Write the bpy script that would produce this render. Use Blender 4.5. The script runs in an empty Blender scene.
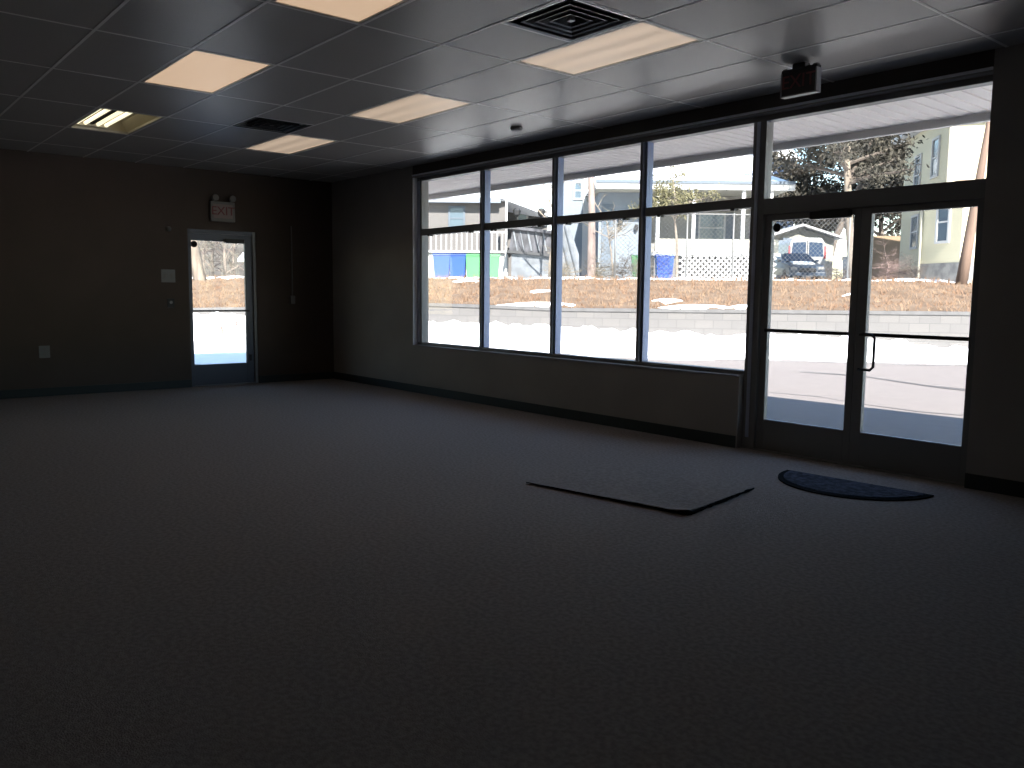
import bpy, bmesh, math, random
from mathutils import Vector, Matrix
random.seed(7)
S = bpy.context.scene
COL = S.collection

# ------------------------------------------------------------------ camera
YAW, PITCH, ROLL, FPX, EYE = 0.8736, -0.1064, 0.0103, 835.2, 1.3066
_f = Vector((-math.sin(YAW)*math.cos(PITCH), math.cos(YAW)*math.cos(PITCH), math.sin(PITCH)))
_r = _f.cross(Vector((0, 0, 1))).normalized(); _u = _r.cross(_f)
_R = math.cos(ROLL)*_r + math.sin(ROLL)*_u
_U = -math.sin(ROLL)*_r + math.cos(ROLL)*_u
cd = bpy.data.cameras.new('camera'); cam = bpy.data.objects.new('camera', cd); COL.objects.link(cam)
cd.sensor_fit = 'HORIZONTAL'; cd.sensor_width = 36; cd.lens = 36*FPX/1024; cd.clip_start = .05; cd.clip_end = 500
m = Matrix((( _R.x, _U.x, -_f.x, 0), (_R.y, _U.y, -_f.y, 0), (_R.z, _U.z, -_f.z, EYE), (0, 0, 0, 1)))
cam.matrix_world = m
S.camera = cam

# ------------------------------------------------------------------ light and exposure
W = bpy.data.worlds.new('world'); S.world = W; W.use_nodes = True
wn = W.node_tree.nodes; wl = W.node_tree.links; wn.clear()
SUN_EL, SUN_TR = math.radians(36.6), Vector((-1.17, .68, -1.0))     # direction the sunlight travels
sky = wn.new('ShaderNodeTexSky'); sky.sky_type = 'NISHITA'; sky.sun_disc = False
sky.sun_elevation = SUN_EL; sky.sun_rotation = math.atan2(-SUN_TR.x, -SUN_TR.y)
sky.air_density = 1.2; sky.dust_density = .1; sky.ozone_density = 1.5
bg = wn.new('ShaderNodeBackground'); wo = wn.new('ShaderNodeOutputWorld'); bg.inputs[1].default_value = .15
wl.new(sky.outputs[0], bg.inputs[0]); wl.new(bg.outputs[0], wo.inputs[0])
sd = bpy.data.lights.new('sun', 'SUN'); sd.energy = 8.5; sd.angle = .009; sd.color = (1, .95, .87)
so = bpy.data.objects.new('sun', sd); COL.objects.link(so)
so.rotation_euler = SUN_TR.to_track_quat('-Z', 'Y').to_euler(); so.location = (8, -8, 12)
S.view_settings.view_transform = 'Standard'; S.view_settings.look = 'None'
S.view_settings.exposure = 1.6; S.view_settings.gamma = 1; S.view_settings.use_curve_mapping = False
S.cycles.max_bounces = 10; S.cycles.diffuse_bounces = 6; S.cycles.transparent_max_bounces = 24
S.cycles.sample_clamp_indirect = 4

# ------------------------------------------------------------------ materials
def mat(name, col, rough=.8, metal=0, noise=0, nscale=20, col2=None, bump=0, bscale=None, spec=.5, emit=None, estr=0, coord='Object', stretch=None):
    M = bpy.data.materials.new(name); M.use_nodes = True
    n = M.node_tree.nodes; l = M.node_tree.links; b = n['Principled BSDF']
    b.inputs['Base Color'].default_value = (*col, 1); b.inputs['Roughness'].default_value = rough
    b.inputs['Metallic'].default_value = metal; b.inputs['Specular IOR Level'].default_value = spec
    tc = n.new('ShaderNodeTexCoord'); mp = n.new('ShaderNodeMapping'); l.new(tc.outputs[coord], mp.inputs[0])
    if stretch: mp.inputs['Scale'].default_value = stretch
    if noise or col2:
        t = n.new('ShaderNodeTexNoise'); t.inputs['Scale'].default_value = nscale; t.inputs['Detail'].default_value = 5
        l.new(mp.outputs[0], t.inputs[0])
        r = n.new('ShaderNodeValToRGB'); c2 = col2 or tuple(c*(1-noise) for c in col)
        r.color_ramp.elements[0].position = .38; r.color_ramp.elements[1].position = .62
        r.color_ramp.elements[0].color = (*c2, 1); r.color_ramp.elements[1].color = (*col, 1)
        l.new(t.outputs[0], r.inputs[0]); l.new(r.outputs[0], b.inputs['Base Color'])
    if bump:
        t2 = n.new('ShaderNodeTexNoise'); t2.inputs['Scale'].default_value = bscale or nscale; t2.inputs['Detail'].default_value = 4
        l.new(mp.outputs[0], t2.inputs[0]); bp = n.new('ShaderNodeBump'); bp.inputs['Strength'].default_value = bump
        bp.inputs['Distance'].default_value = .02; l.new(t2.outputs[0], bp.inputs['Height']); l.new(bp.outputs[0], b.inputs['Normal'])
    if emit:
        b.inputs['Emission Color'].default_value = (*emit, 1); b.inputs['Emission Strength'].default_value = estr
    return M

def brick_mat(name, c1, c2, mortar, bw, bh, ms=.012, rough=.9, rot=None):
    M = mat(name, c1, rough); n = M.node_tree.nodes; l = M.node_tree.links
    tc = n.new('ShaderNodeTexCoord'); mp = n.new('ShaderNodeMapping'); l.new(tc.outputs['Object'], mp.inputs[0])
    if rot: mp.inputs['Rotation'].default_value = rot
    b = n.new('ShaderNodeTexBrick'); b.inputs['Scale'].default_value = 1; b.inputs['Brick Width'].default_value = bw
    b.inputs['Row Height'].default_value = bh; b.inputs['Mortar Size'].default_value = ms
    b.inputs['Color1'].default_value = (*c1, 1); b.inputs['Color2'].default_value = (*c2, 1); b.inputs['Mortar'].default_value = (*mortar, 1)
    l.new(mp.outputs[0], b.inputs[0]); l.new(b.outputs[0], n['Principled BSDF'].inputs['Base Color'])
    return M

def siding_mat(name, col, period=.11, dark=.75):        # horizontal lap siding, lines along local z
    M = mat(name, col, .7); n = M.node_tree.nodes; l = M.node_tree.links
    tc = n.new('ShaderNodeTexCoord'); sx = n.new('ShaderNodeSeparateXYZ'); l.new(tc.outputs['Object'], sx.inputs[0])
    d = n.new('ShaderNodeMath'); d.operation = 'DIVIDE'; d.inputs[1].default_value = period; l.new(sx.outputs[2], d.inputs[0])
    fr = n.new('ShaderNodeMath'); fr.operation = 'FRACT'; l.new(d.outputs[0], fr.inputs[0])
    r = n.new('ShaderNodeValToRGB'); r.color_ramp.elements[0].color = (*[c*dark for c in col], 1); r.color_ramp.elements[1].color = (*col, 1)
    r.color_ramp.elements[1].position = .15; l.new(fr.outputs[0], r.inputs[0]); l.new(r.outputs[0], n['Principled BSDF'].inputs['Base Color'])
    return M

def glass_mat(name, tint=(1, 1, 1), refl=.06):
    M = bpy.data.materials.new(name); M.use_nodes = True; n = M.node_tree.nodes; l = M.node_tree.links; n.clear()
    o = n.new('ShaderNodeOutputMaterial'); t = n.new('ShaderNodeBsdfTransparent'); t.inputs[0].default_value = (*tint, 1)
    g = n.new('ShaderNodeBsdfGlossy'); g.inputs['Roughness'].default_value = .02; mx = n.new('ShaderNodeMixShader')
    lw = n.new('ShaderNodeLayerWeight'); lw.inputs[0].default_value = .5
    pw = n.new('ShaderNodeMath'); pw.operation = 'POWER'; pw.inputs[1].default_value = 5; l.new(lw.outputs['Facing'], pw.inputs[0])
    fz = n.new('ShaderNodeMath'); fz.operation = 'MULTIPLY_ADD'; fz.inputs[1].default_value = .96; fz.inputs[2].default_value = .02; l.new(pw.outputs[0], fz.inputs[0])
    l.new(fz.outputs[0], mx.inputs[0]); l.new(t.outputs[0], mx.inputs[1]); l.new(g.outputs[0], mx.inputs[2]); l.new(mx.outputs[0], o.inputs[0])
    return M

M = {}
M['carpet'] = mat('carpet', (.42, .37, .345), 1, noise=.25, nscale=45, bump=.5, bscale=160, spec=0)
M['wall_far'] = mat('wall_paint_shaded', (.09, .068, .055), .75, noise=.08, nscale=2, spec=.3)  # darker copy of the wall paint; dimness of the far end put into colour
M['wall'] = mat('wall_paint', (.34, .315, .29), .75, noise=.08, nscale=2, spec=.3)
M['bulk'] = mat('header_paint_shaded', (.10, .088, .08), .8, noise=.08, nscale=2, spec=.25)  # wall strip above the window, its shade put into a darker colour
M['base'] = mat('baseboard', (.02, .028, .028), .5)
M['tile'] = mat('ceiling_tile', (.37, .35, .335), .38, noise=.06, nscale=120, bump=.12, bscale=150, spec=.24)
M['tbar'] = mat('t_bar', (.8, .78, .75), .45)
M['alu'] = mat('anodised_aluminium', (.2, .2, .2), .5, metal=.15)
M['alu_light'] = mat('lit_edge_aluminium', (.46, .51, .62), .4, metal=.3)  # paler bluish copy of the frame metal; daylight on its edges painted in
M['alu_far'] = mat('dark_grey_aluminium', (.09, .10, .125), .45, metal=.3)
M['dark'] = mat('dark_metal', (.03, .03, .032), .45, metal=.4)
M['sill'] = mat('sill_trim', (.3, .28, .27), .5)
M['jamb'] = mat('jamb_paint', (.75, .76, .8), .6)
M['alu_sky_tint'] = mat('sky_tinted_aluminium', (.16, .20, .32), .35, metal=.4)  # blue tint paints the sky's reflection onto the mullion metal
M['glass'] = glass_mat('clear_glass', (.97, .98, .98))
M['lens'] = mat('light_lens', (.5, .4, .3), .5, emit=(1, .70, .47), estr=.19)
M['lens2'] = mat('light_lens_painted_bands', (.5, .42, .34), .5, emit=(1, .76, .56), estr=.15)
_n = M['lens2'].node_tree.nodes; _l = M['lens2'].node_tree.links     # soft bands painted into the lens emission imitate tubes behind it
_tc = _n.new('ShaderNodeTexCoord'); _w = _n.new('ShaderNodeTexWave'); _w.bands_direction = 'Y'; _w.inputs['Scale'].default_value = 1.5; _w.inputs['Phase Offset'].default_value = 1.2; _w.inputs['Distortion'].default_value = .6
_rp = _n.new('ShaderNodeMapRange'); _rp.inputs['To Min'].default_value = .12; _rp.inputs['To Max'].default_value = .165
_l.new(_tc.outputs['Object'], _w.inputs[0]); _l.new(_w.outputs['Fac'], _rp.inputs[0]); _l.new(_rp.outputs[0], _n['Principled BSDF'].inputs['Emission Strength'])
M['tube'] = mat('fluorescent_tube', (1, 1, 1), .3, emit=(1, .9, .62), estr=.4)
M['reflector'] = mat('white_reflector', (.62, .56, .42), .4)
M['trofframe'] = mat('troffer_frame', (.5, .46, .4), .4)
M['vent'] = mat('vent_metal', (.34, .34, .36), .35, metal=.3)
M['black'] = mat('black_void', (.012, .012, .014), .8)
M['plastic'] = mat('beige_plastic', (.2, .19, .18), .5)
M['plastic_w'] = mat('white_plastic', (.2, .2, .2), .5)
M['red'] = mat('exit_red', (.5, .04, .05), .6)
M['exitred'] = mat('exit_red_dim', (.22, .06, .06), .6)
M['exitface'] = mat('exit_face', (.3, .22, .21), .5)
M['mat_blue'] = mat('ribbed_mat', (.10, .11, .15), 1, col2=(.04, .045, .06), spec=.05, nscale=28, bump=.6, bscale=60)
M['mat_edge'] = mat('rubber_edge', (.006, .006, .008), 1, spec=.05)
M['snow'] = mat('snow', (.9, .91, .93), .6, noise=.04, nscale=3, bump=.4, bscale=5)
M['asphalt'] = mat('salted_asphalt', (.27, .232, .22), .85, noise=.08, nscale=6, bump=.2, bscale=60)
M['conc'] = mat('sidewalk_concrete', (.26, .26, .28), .85, noise=.12, nscale=5)
M['wet'] = mat('wet_asphalt', (.12, .105, .10), .5, noise=.2, nscale=4)
M['grass'] = mat('dry_grass', (.225, .15, .095), .9, col2=(.15, .09, .05), nscale=1.6)
M['blade'] = mat('dry_grass_blades', (.28, .19, .125), .9, col2=(.20, .11, .065), nscale=3)
M['soffit'] = mat('vinyl_soffit', (.84, .77, .74), .6)
M['fascia'] = mat('metal_fascia', (.62, .6, .6), .5)
M['bark'] = mat('pale_bark', (.22, .18, .15), .9, col2=(.14, .11, .095), nscale=9, stretch=(1, 1, .2))
M['bark_l'] = mat('light_bark', (.30, .25, .20), .9, col2=(.2, .16, .13), nscale=6, stretch=(1, 1, .2))
M['twig'] = mat('twigs', (.12, .095, .08), .9)
M['twig_l'] = mat('pale_twigs', (.24, .2, .145), .9)
M['needle'] = mat('needles', (.085, .075, .055), .9, col2=(.035, .032, .026), nscale=2)
M['leaf'] = mat('yellow_green_leaves', (.2, .18, .09), .9, col2=(.13, .12, .06), nscale=3)
M['pole'] = mat('utility_pole_wood', (.25, .165, .125), .9, noise=.25, nscale=8, stretch=(1, 1, .1))
M['yellow'] = siding_mat('yellow_siding', (.62, .565, .40), .15, .93)
M['greige'] = siding_mat('grey_siding', (.13, .12, .118), .14, .85)
M['palesid'] = siding_mat('pale_siding', (.26, .25, .23), .13, .9)
M['bluesid'] = siding_mat('light_blue_siding', (.19, .225, .27), .13, .88)
M['bluedeep'] = siding_mat('blue_siding', (.07, .13, .25), .13, .88)
M['cream'] = mat('cream_paint', (.36, .345, .29), .7)
M['white'] = mat('white_paint', (.5, .5, .5), .6)
M['shutter'] = mat('blue_grey_shutter', (.09, .12, .16), .6)
M['pane'] = mat('house_window_glass', (.10, .14, .18), .15)
M['stone'] = mat('foundation_stone', (.26, .25, .24), .9, col2=(.15, .145, .145), nscale=3)
M['brownroof'] = mat('brown_shingles', (.18, .11, .085), .9, noise=.3, nscale=12)
M['blockw'] = brick_mat('concrete_block', (.175, .165, .162), (.155, .148, .148), (.125, .12, .12), .42, .2, .008, rot=(math.pi/2, 0, 0))
M['cap'] = mat('block_cap', (.155, .15, .152), .9, noise=.2, nscale=3)
M['weather'] = mat('weathered_plank', (.10, .10, .115), .9, col2=(.045, .045, .05), nscale=2.2, stretch=(1.6, 1, .7))
M['tarp'] = mat('grey_tarp', (.16, .175, .2), .6, col2=(.09, .1, .115), nscale=2)
M['binblue'] = mat('blue_plastic', (.008, .06, .36), .4)
M['bingreen'] = mat('green_plastic', (.07, .3, .10), .4)
M['tyre'] = mat('tyre_rubber', (.03, .03, .03), .8)
M['carblue'] = mat('dark_blue_car_paint', (.03, .05, .085), .3)
M['carglass'] = mat('car_glass', (.025, .04, .07), .1)
M['vanwhite'] = mat('van_white_paint', (.45, .45, .46), .3)
M['chrome'] = mat('chain_wire', (.2, .2, .2), .5, metal=.2)
M['fenceo'] = mat('orange_wood', (.3, .2, .12), .8)
M['trunkp'] = mat('pinkish_bark', (.33, .26, .235), .9, col2=(.22, .17, .155), nscale=6, stretch=(1, 1, .3))
M['woods'] = mat('wooded_hill', (.13, .115, .10), 1, col2=(.075, .065, .055), nscale=.5, stretch=(1, 1, .4))
M['pink'] = mat('reddish_twigs', (.28, .19, .17), .9)
M['carglow'] = M['carglass']

def deepen(names, k):                               # outdoor surfaces are darker than their sunlit look suggests
    for nm in names:
        for nd in M[nm].node_tree.nodes:
            if nd.type == 'BSDF_PRINCIPLED': cols = [nd.inputs['Base Color']]
            elif nd.type == 'TEX_BRICK': cols = [nd.inputs[c] for c in ('Color1', 'Color2', 'Mortar')]
            elif nd.type == 'VALTORGB':
                for e_ in nd.color_ramp.elements: e_.color = [c*k for c in e_.color[:3]]+[1]
                continue
            else: continue
            for c in cols: c.default_value = [v*k for v in c.default_value[:3]]+[1]
deepen('asphalt conc wet grass blade bark bark_l twig twig_l needle leaf pole yellow greige palesid bluesid bluedeep cream white shutter pane stone brownroof blockw cap weather tarp binblue bingreen carblue vanwhite chrome fenceo pink trunkp woods'.split(), .56)

# ------------------------------------------------------------------ mesh helpers
class MB:
    def __init__(s): s.v = []; s.f = []
    def add(s, vs, fs):
        o = len(s.v); s.v += [tuple(v) for v in vs]; s.f += [tuple(i+o for i in f) for f in fs]; return s
    def box(s, a, b):
        x0, y0, z0 = [min(a[i], b[i]) for i in range(3)]; x1, y1, z1 = [max(a[i], b[i]) for i in range(3)]
        return s.add([(x0,y0,z0),(x1,y0,z0),(x1,y1,z0),(x0,y1,z0),(x0,y0,z1),(x1,y0,z1),(x1,y1,z1),(x0,y1,z1)],
              [(3,2,1,0),(4,5,6,7),(0,1,5,4),(1,2,6,5),(2,3,7,6),(3,0,4,7)])
    def prism(s, pts, z0, z1):                      # pts: plan polygon (ccw)
        n = len(pts)
        return s.add([(x, y, z0) for x, y in pts]+[(x, y, z1) for x, y in pts],
              [tuple(range(n-1, -1, -1)), tuple(range(n, 2*n))]+[(i, (i+1) % n, n+(i+1) % n, n+i) for i in range(n)])
    def extr(s, pts, vec):                          # pts: 3D polygon extruded along vec
        n = len(pts); vec = Vector(vec)
        return s.add(list(pts)+[Vector(p)+vec for p in pts],
              [tuple(range(n-1, -1, -1)), tuple(range(n, 2*n))]+[(i, (i+1) % n, n+(i+1) % n, n+i) for i in range(n)])
    def tube(s, path, rad, seg=8, cap=True):
        path = [Vector(p) for p in path]; n = len(path)
        if not hasattr(rad, '__len__'): rad = [rad]*n
        vs = []; prev = None
        for i, p in enumerate(path):
            t = (path[min(i+1, n-1)]-path[max(i-1, 0)]).normalized()
            if prev is None:
                a = t.cross(Vector((0, 0, 1)));
                if a.length < .1: a = t.cross(Vector((1, 0, 0)))
            else: a = prev-t*prev.dot(t)
            a.normalize(); prev = a; b = t.cross(a)
            for k in range(seg):
                an = 2*math.pi*k/seg; vs.append(p+(a*math.cos(an)+b*math.sin(an))*rad[i])
        fs = [(i*seg+k, i*seg+(k+1) % seg, (i+1)*seg+(k+1) % seg, (i+1)*seg+k) for i in range(n-1) for k in range(seg)]
        if cap: fs += [tuple(range(seg-1, -1, -1)), tuple((n-1)*seg+k for k in range(seg))]
        return s.add(vs, fs)
    def lathe(s, prof, c=(0, 0, 0), seg=24, axis='z'):   # prof [(r, h)]
        vs = []
        for r, h in prof:
            for k in range(seg):
                a = 2*math.pi*k/seg; p = (r*math.cos(a), r*math.sin(a), h)
                if axis == 'y': p = (p[0], p[2], p[1])
                if axis == 'x': p = (p[2], p[0], p[1])
                vs.append((p[0]+c[0], p[1]+c[1], p[2]+c[2]))
        n = len(prof)
        fs = [(i*seg+k, i*seg+(k+1) % seg, (i+1)*seg+(k+1) % seg, (i+1)*seg+k) for i in range(n-1) for k in range(seg)]
        fs += [tuple(range(seg-1, -1, -1)), tuple((n-1)*seg+k for k in range(seg))]
        return s.add(vs, fs)
    def build(s, name, m, parent=None, bevel=0, smooth=False, loc=None, rz=None):
        me = bpy.data.meshes.new(name); me.from_pydata(s.v, [], s.f); me.update()
        bm = bmesh.new(); bm.from_mesh(me); bmesh.ops.recalc_face_normals(bm, faces=bm.faces)
        bm.to_mesh(me); bm.free()
        if smooth:
            for p in me.polygons: p.use_smooth = True
        o = bpy.data.objects.new(name, me); COL.objects.link(o); me.materials.append(m)
        if parent: o.parent = parent
        if loc: o.location = loc
        if rz is not None: o.rotation_euler.z = rz
        if bevel:
            bv = o.modifiers.new('bevel', 'BEVEL'); bv.width = bevel; bv.segments = 2; bv.limit_method = 'ANGLE'
        return o

def tag(o, label=None, cat=None, group=None, kind=None):
    if label: o['label'] = label
    if cat: o['category'] = cat
    if group: o['group'] = group
    if kind: o['kind'] = kind
    return o
def empty(name, loc=(0, 0, 0), rz=0, label=None, cat=None, group=None, kind=None):
    o = bpy.data.objects.new(name, None); COL.objects.link(o); o.location = loc; o.rotation_euler.z = rz
    o.empty_display_size = .1
    return tag(o, label, cat, group, kind)
def copy_tree(o, parent=None):
    kids = [c for c in bpy.data.objects if c.parent == o]
    c = o.copy(); COL.objects.link(c)
    if parent: c.parent = parent
    for k in kids: copy_tree(k, c)
    return c
def struct(o): o['kind'] = 'structure'; return o

def text_mb(body, size, depth, name, m, parent, loc, rot):
    cu = bpy.data.curves.new(name, 'FONT'); cu.body = body; cu.size = size; cu.extrude = depth; cu.align_x = 'CENTER'; cu.align_y = 'CENTER'
    t = bpy.data.objects.new(name, cu); COL.objects.link(t)
    dg = bpy.context.evaluated_depsgraph_get(); me = bpy.data.meshes.new_from_object(t.evaluated_get(dg))
    bpy.data.objects.remove(t); o = bpy.data.objects.new(name, me); COL.objects.link(o)
    me.materials.clear(); me.materials.append(m); o.parent = parent; o.location = loc; o.rotation_euler = rot
    return o

# ------------------------------------------------------------------ the room
WY = 6.108                      # room face of the window wall
FY = WY+.11                     # plane of the window frame
XF = -11.558                    # room face of the far wall
ZC = 2.953                      # ceiling
XR, YB = 3.2, -5.2              # walls behind the camera
GX, GY = -3.5013, 5.1457        # one crossing of the ceiling grid
X0, XE, XD = -9.35, -4.25, -2.356   # window left, end of low wall, right of door opening
ZS, ZT = .622, 2.822

struct(MB().box((XF-.2, YB-.2, -.2), (XR+.2, WY+.25, 0)).build('floor', M['carpet']))
# window wall: pieces around the two openings
w = MB()
w.box((XF-.2, WY, 0), (X0, WY+.25, ZC+.6)); w.box((X0, WY, 0), (XE, WY+.25, ZS)); w.box((XD, WY, 0), (XR+.2, WY+.25, ZC+.6))
struct(w.build('wall_window', M['wall']))
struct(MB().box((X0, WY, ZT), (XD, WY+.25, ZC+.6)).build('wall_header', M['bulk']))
DY0, DY1, DZ = 3.95, 4.905, 2.15
w = MB(); w.box((XF-.2, YB-.2, 0), (XF, DY0, ZC+.6)); w.box((XF-.2, DY1, 0), (XF, WY, ZC+.6)); w.box((XF-.2, DY0, DZ), (XF, DY1, ZC+.6))
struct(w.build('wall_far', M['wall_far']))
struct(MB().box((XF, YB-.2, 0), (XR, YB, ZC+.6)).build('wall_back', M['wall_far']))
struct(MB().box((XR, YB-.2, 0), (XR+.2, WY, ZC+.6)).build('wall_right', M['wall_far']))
b = MB(); b.box((XF, WY-.014, 0), (XE, WY, .105)); struct(b.build('baseboard_window', M['base'], bevel=.004))
b = MB(); b.box((XD, WY-.014, 0), (XR, WY, .105)); struct(b.build('baseboard_right', M['base'], bevel=.004))
b = MB(); b.box((XF, YB, 0), (XF+.014, DY0-.005, .105)); struct(b.build('baseboard_far', M['base'], bevel=.004))
b = MB(); b.box((XF, DY1+.005, 0), (XF+.014, WY-.014, .105)); struct(b.build('baseboard_corner', M['base'], bevel=.004))
# jamb, sill and head lining of the window opening
t = MB(); t.box((X0, WY-.004, ZS), (X0+.014, FY, ZT)); struct(t.build('trim_1', M['jamb']))
t = MB(); t.box((X0, WY-.02, ZS), (XE, FY, ZS+.014)); struct(t.build('trim_2', M['sill'], bevel=.003))
t = MB(); t.box((X0, WY-.006, ZT-.014), (XD, FY, ZT)); struct(t.build('trim_3', M['sill']))
t = MB(); t.box((X0-.004, WY-.014, ZT), (XD, WY, ZT+.02)); struct(t.build('trim_6', M['jamb'], bevel=.004))
t = MB(); t.box((XE, WY-.004, 0), (XE+.012, FY+.02, ZS)); struct(t.build('trim_4', M['sill']))

# ceiling: tiles in a T-bar grid, cells left open where a fixture sits
NX0, NX1, NY0, NY1 = -7, 6, -17, 2
fix_cells = {(i, j) for i in (-1, -3, -5) for j in (-2, -5)}
def cellx(i): return GX+i*1.2192
def celly(j): return GY+j*.6096
ceil = MB()
half = {(-1, -3): (cellx(0)-.6096, cellx(0)), (-4, -3): (cellx(-4), cellx(-4)+.6096)}    # 2x2 diffusers
for i in range(NX0, NX1):
    for j in range(NY0, NY1):
        x0, x1 = max(cellx(i), XF), min(cellx(i+1), XR); y0, y1 = max(celly(j), YB), min(celly(j+1), WY)
        if x1-x0 < .01 or y1-y0 < .01 or (i, j) in fix_cells: continue
        if (i, j) in half:
            h = half[(i, j)]
            if h[0]-x0 > .05: x1 = h[0]
            else: x0 = h[1]
        g = .009
        ceil.box((x0+g, y0+g, ZC), (x1-g, y1-g, ZC+.016))
struct(ceil.build('ceiling', M['tile']))
gr = MB()
for i in range(NX0, NX1+1):
    x = cellx(i)
    if XF < x < XR: gr.box((x-.010, YB, ZC-.002), (x+.010, WY, ZC+.001)); gr.box((x-.002, YB, ZC), (x+.002, WY, ZC+.04))
for j in range(NY0, NY1+1):
    y = celly(j)
    if YB < y < WY: gr.box((XF, y-.010, ZC-.0025), (XR, y+.010, ZC+.0005)); gr.box((XF, y-.002, ZC), (XR, y+.002, ZC+.04))
for (i, j), h in half.items():
    x = h[0] if h[0]-cellx(i) > .05 else h[1]
    gr.box((x-.012, celly(j), ZC-.002), (x+.012, celly(j+1), ZC+.001))
struct(gr.build('ceiling_grid', M['tbar']))
# roof over the whole building with its overhanging soffit
OV = 7.40
struct(MB().box((XF-2.2, YB-.6, ZC+.6), (XR+.6, OV, ZC+.72)).build('roof', M['fascia']))

def troffer(i, j, kind, label, n=None):
    x0, x1, y0, y1 = cellx(i)+.012, cellx(i+1)-.012, celly(j)+.012, celly(j+1)-.012
    e = empty('ceiling_light', ((x0+x1)/2, (y0+y1)/2, ZC), 0, label, 'ceiling light', 'recessed ceiling lights')
    hx, hy = (x1-x0)/2, (y1-y0)/2
    f = MB(); t_ = .022
    f.box((-hx, -hy, -.001), (hx, -hy+t_, .02)); f.box((-hx, hy-t_, -.001), (hx, hy, .02)); f.box((-hx, -hy+t_, -.001), (-hx+t_, hy-t_, .02)); f.box((hx-t_, -hy+t_, -.001), (hx, hy-t_, .02))
    f.build('frame', M['trofframe'], e)
    hs = MB(); hs.add([(-hx+.01, -hy+.01, .02), (hx-.01, -hy+.01, .02), (hx-.01, hy-.01, .02), (-hx+.01, hy-.01, .02), (-hx+.03, -hy+.08, .11), (hx-.03, -hy+.08, .11), (hx-.03, hy-.08, .11), (-hx+.03, hy-.08, .11)],
        [(4, 5, 6, 7), (0, 1, 5, 4), (1, 2, 6, 5), (2, 3, 7, 6), (3, 0, 4, 7)])
    hs.build('housing', M['reflector'], e)
    if kind == 'open':
        for y in (-.215, -.14, -.02, .055):
            u = MB(); u.tube([(-hx+.06, y, .055), (hx-.06, y, .055)], .019, 10); u.build('tube', M['tube'], e, smooth=True)
        bc = MB(); bc.extr([(-hx+.04, -.112, .105), (-hx+.04, -.10, .05), (-hx+.04, -.06, .05), (-hx+.04, -.048, .105)], (2*hx-.08, 0, 0)); bc.build('ballast_cover', M['black'], e)
        for sx in (-1, 1):
            u = MB(); u.box((sx*(hx-.06), -.25, .03), (sx*(hx-.03), .09, .085)); u.build('socket_strip', M['trofframe'], e)
    else:
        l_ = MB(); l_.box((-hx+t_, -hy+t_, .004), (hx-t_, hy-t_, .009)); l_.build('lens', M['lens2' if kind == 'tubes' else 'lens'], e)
    return e
troffer(-5, -5, 'open', 'ceiling light with its lens missing and bare tubes showing, farthest left')
troffer(-3, -5, 'plain', 'glowing ceiling light panel left of centre, in front of the open tube light')
troffer(-1, -5, 'plain', 'glowing ceiling light panel cut off by the top edge of the picture')
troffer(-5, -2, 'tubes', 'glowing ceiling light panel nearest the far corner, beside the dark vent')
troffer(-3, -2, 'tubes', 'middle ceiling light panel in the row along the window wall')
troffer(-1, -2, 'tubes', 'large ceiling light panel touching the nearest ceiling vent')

def diffuser(x0, y0, label, dark=False):
    e = empty('ceiling_vent', (x0+.3048, y0+.3048, ZC), 0, label, 'air vent', 'square ceiling air diffusers')
    vm = M['dark'] if dark else M['vent']
    bk = MB(); bk.box((-.29, -.29, .05), (.29, .29, .06)); bk.build('backing', M['black'], e)
    def ring(r0, r1, z0, z1):
        c = [(-1, -1), (1, -1), (1, 1), (-1, 1)]; q = MB()
        q.add([(a*r0, b_*r0, z0) for a, b_ in c]+[(a*r1, b_*r1, z1) for a, b_ in c]+[(a*r0, b_*r0, z0+.003) for a, b_ in c]+[(a*r1, b_*r1, z1+.003) for a, b_ in c],
          [(k, (k+1) % 4, 4+(k+1) % 4, 4+k) for k in range(4)]+[(8+k, 12+k, 12+(k+1) % 4, 8+(k+1) % 4) for k in range(4)]+[(k, 8+k, 8+(k+1) % 4, (k+1) % 4) for k in range(4)]+[(4+k, 4+(k+1) % 4, 12+(k+1) % 4, 12+k) for k in range(4)])
        return q
    ring(.292, .268, -.003, .0).build('frame', vm, e)
    for r in (.215, .155, .095):
        ring(r, r-.014, -.004, .0).build('louvre', vm, e); ring(r-.014, r-.045, .0, .03).build('louvre', M['black'] if dark else M['dark'], e)
    c_ = MB(); c_.box((-.018, -.018, -.002), (.018, .018, .02)); c_.build('centre_plate', vm, e)
    return e
diffuser(cellx(0)-.6096, celly(-3), 'square louvred ceiling vent touching the large light panel, nearest')
diffuser(cellx(-4), celly(-3), 'dark square ceiling vent near the far corner of the room', True)
sm = MB(); sm.lathe([(.055, 0), (.062, -.012), (.055, -.03), (.03, -.04)], (-6.48, 5.45, ZC)); tag(sm.build('smoke_detector', M['plastic'], smooth=True), 'small round smoke detector on the ceiling near the windows', 'smoke detector')

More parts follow.
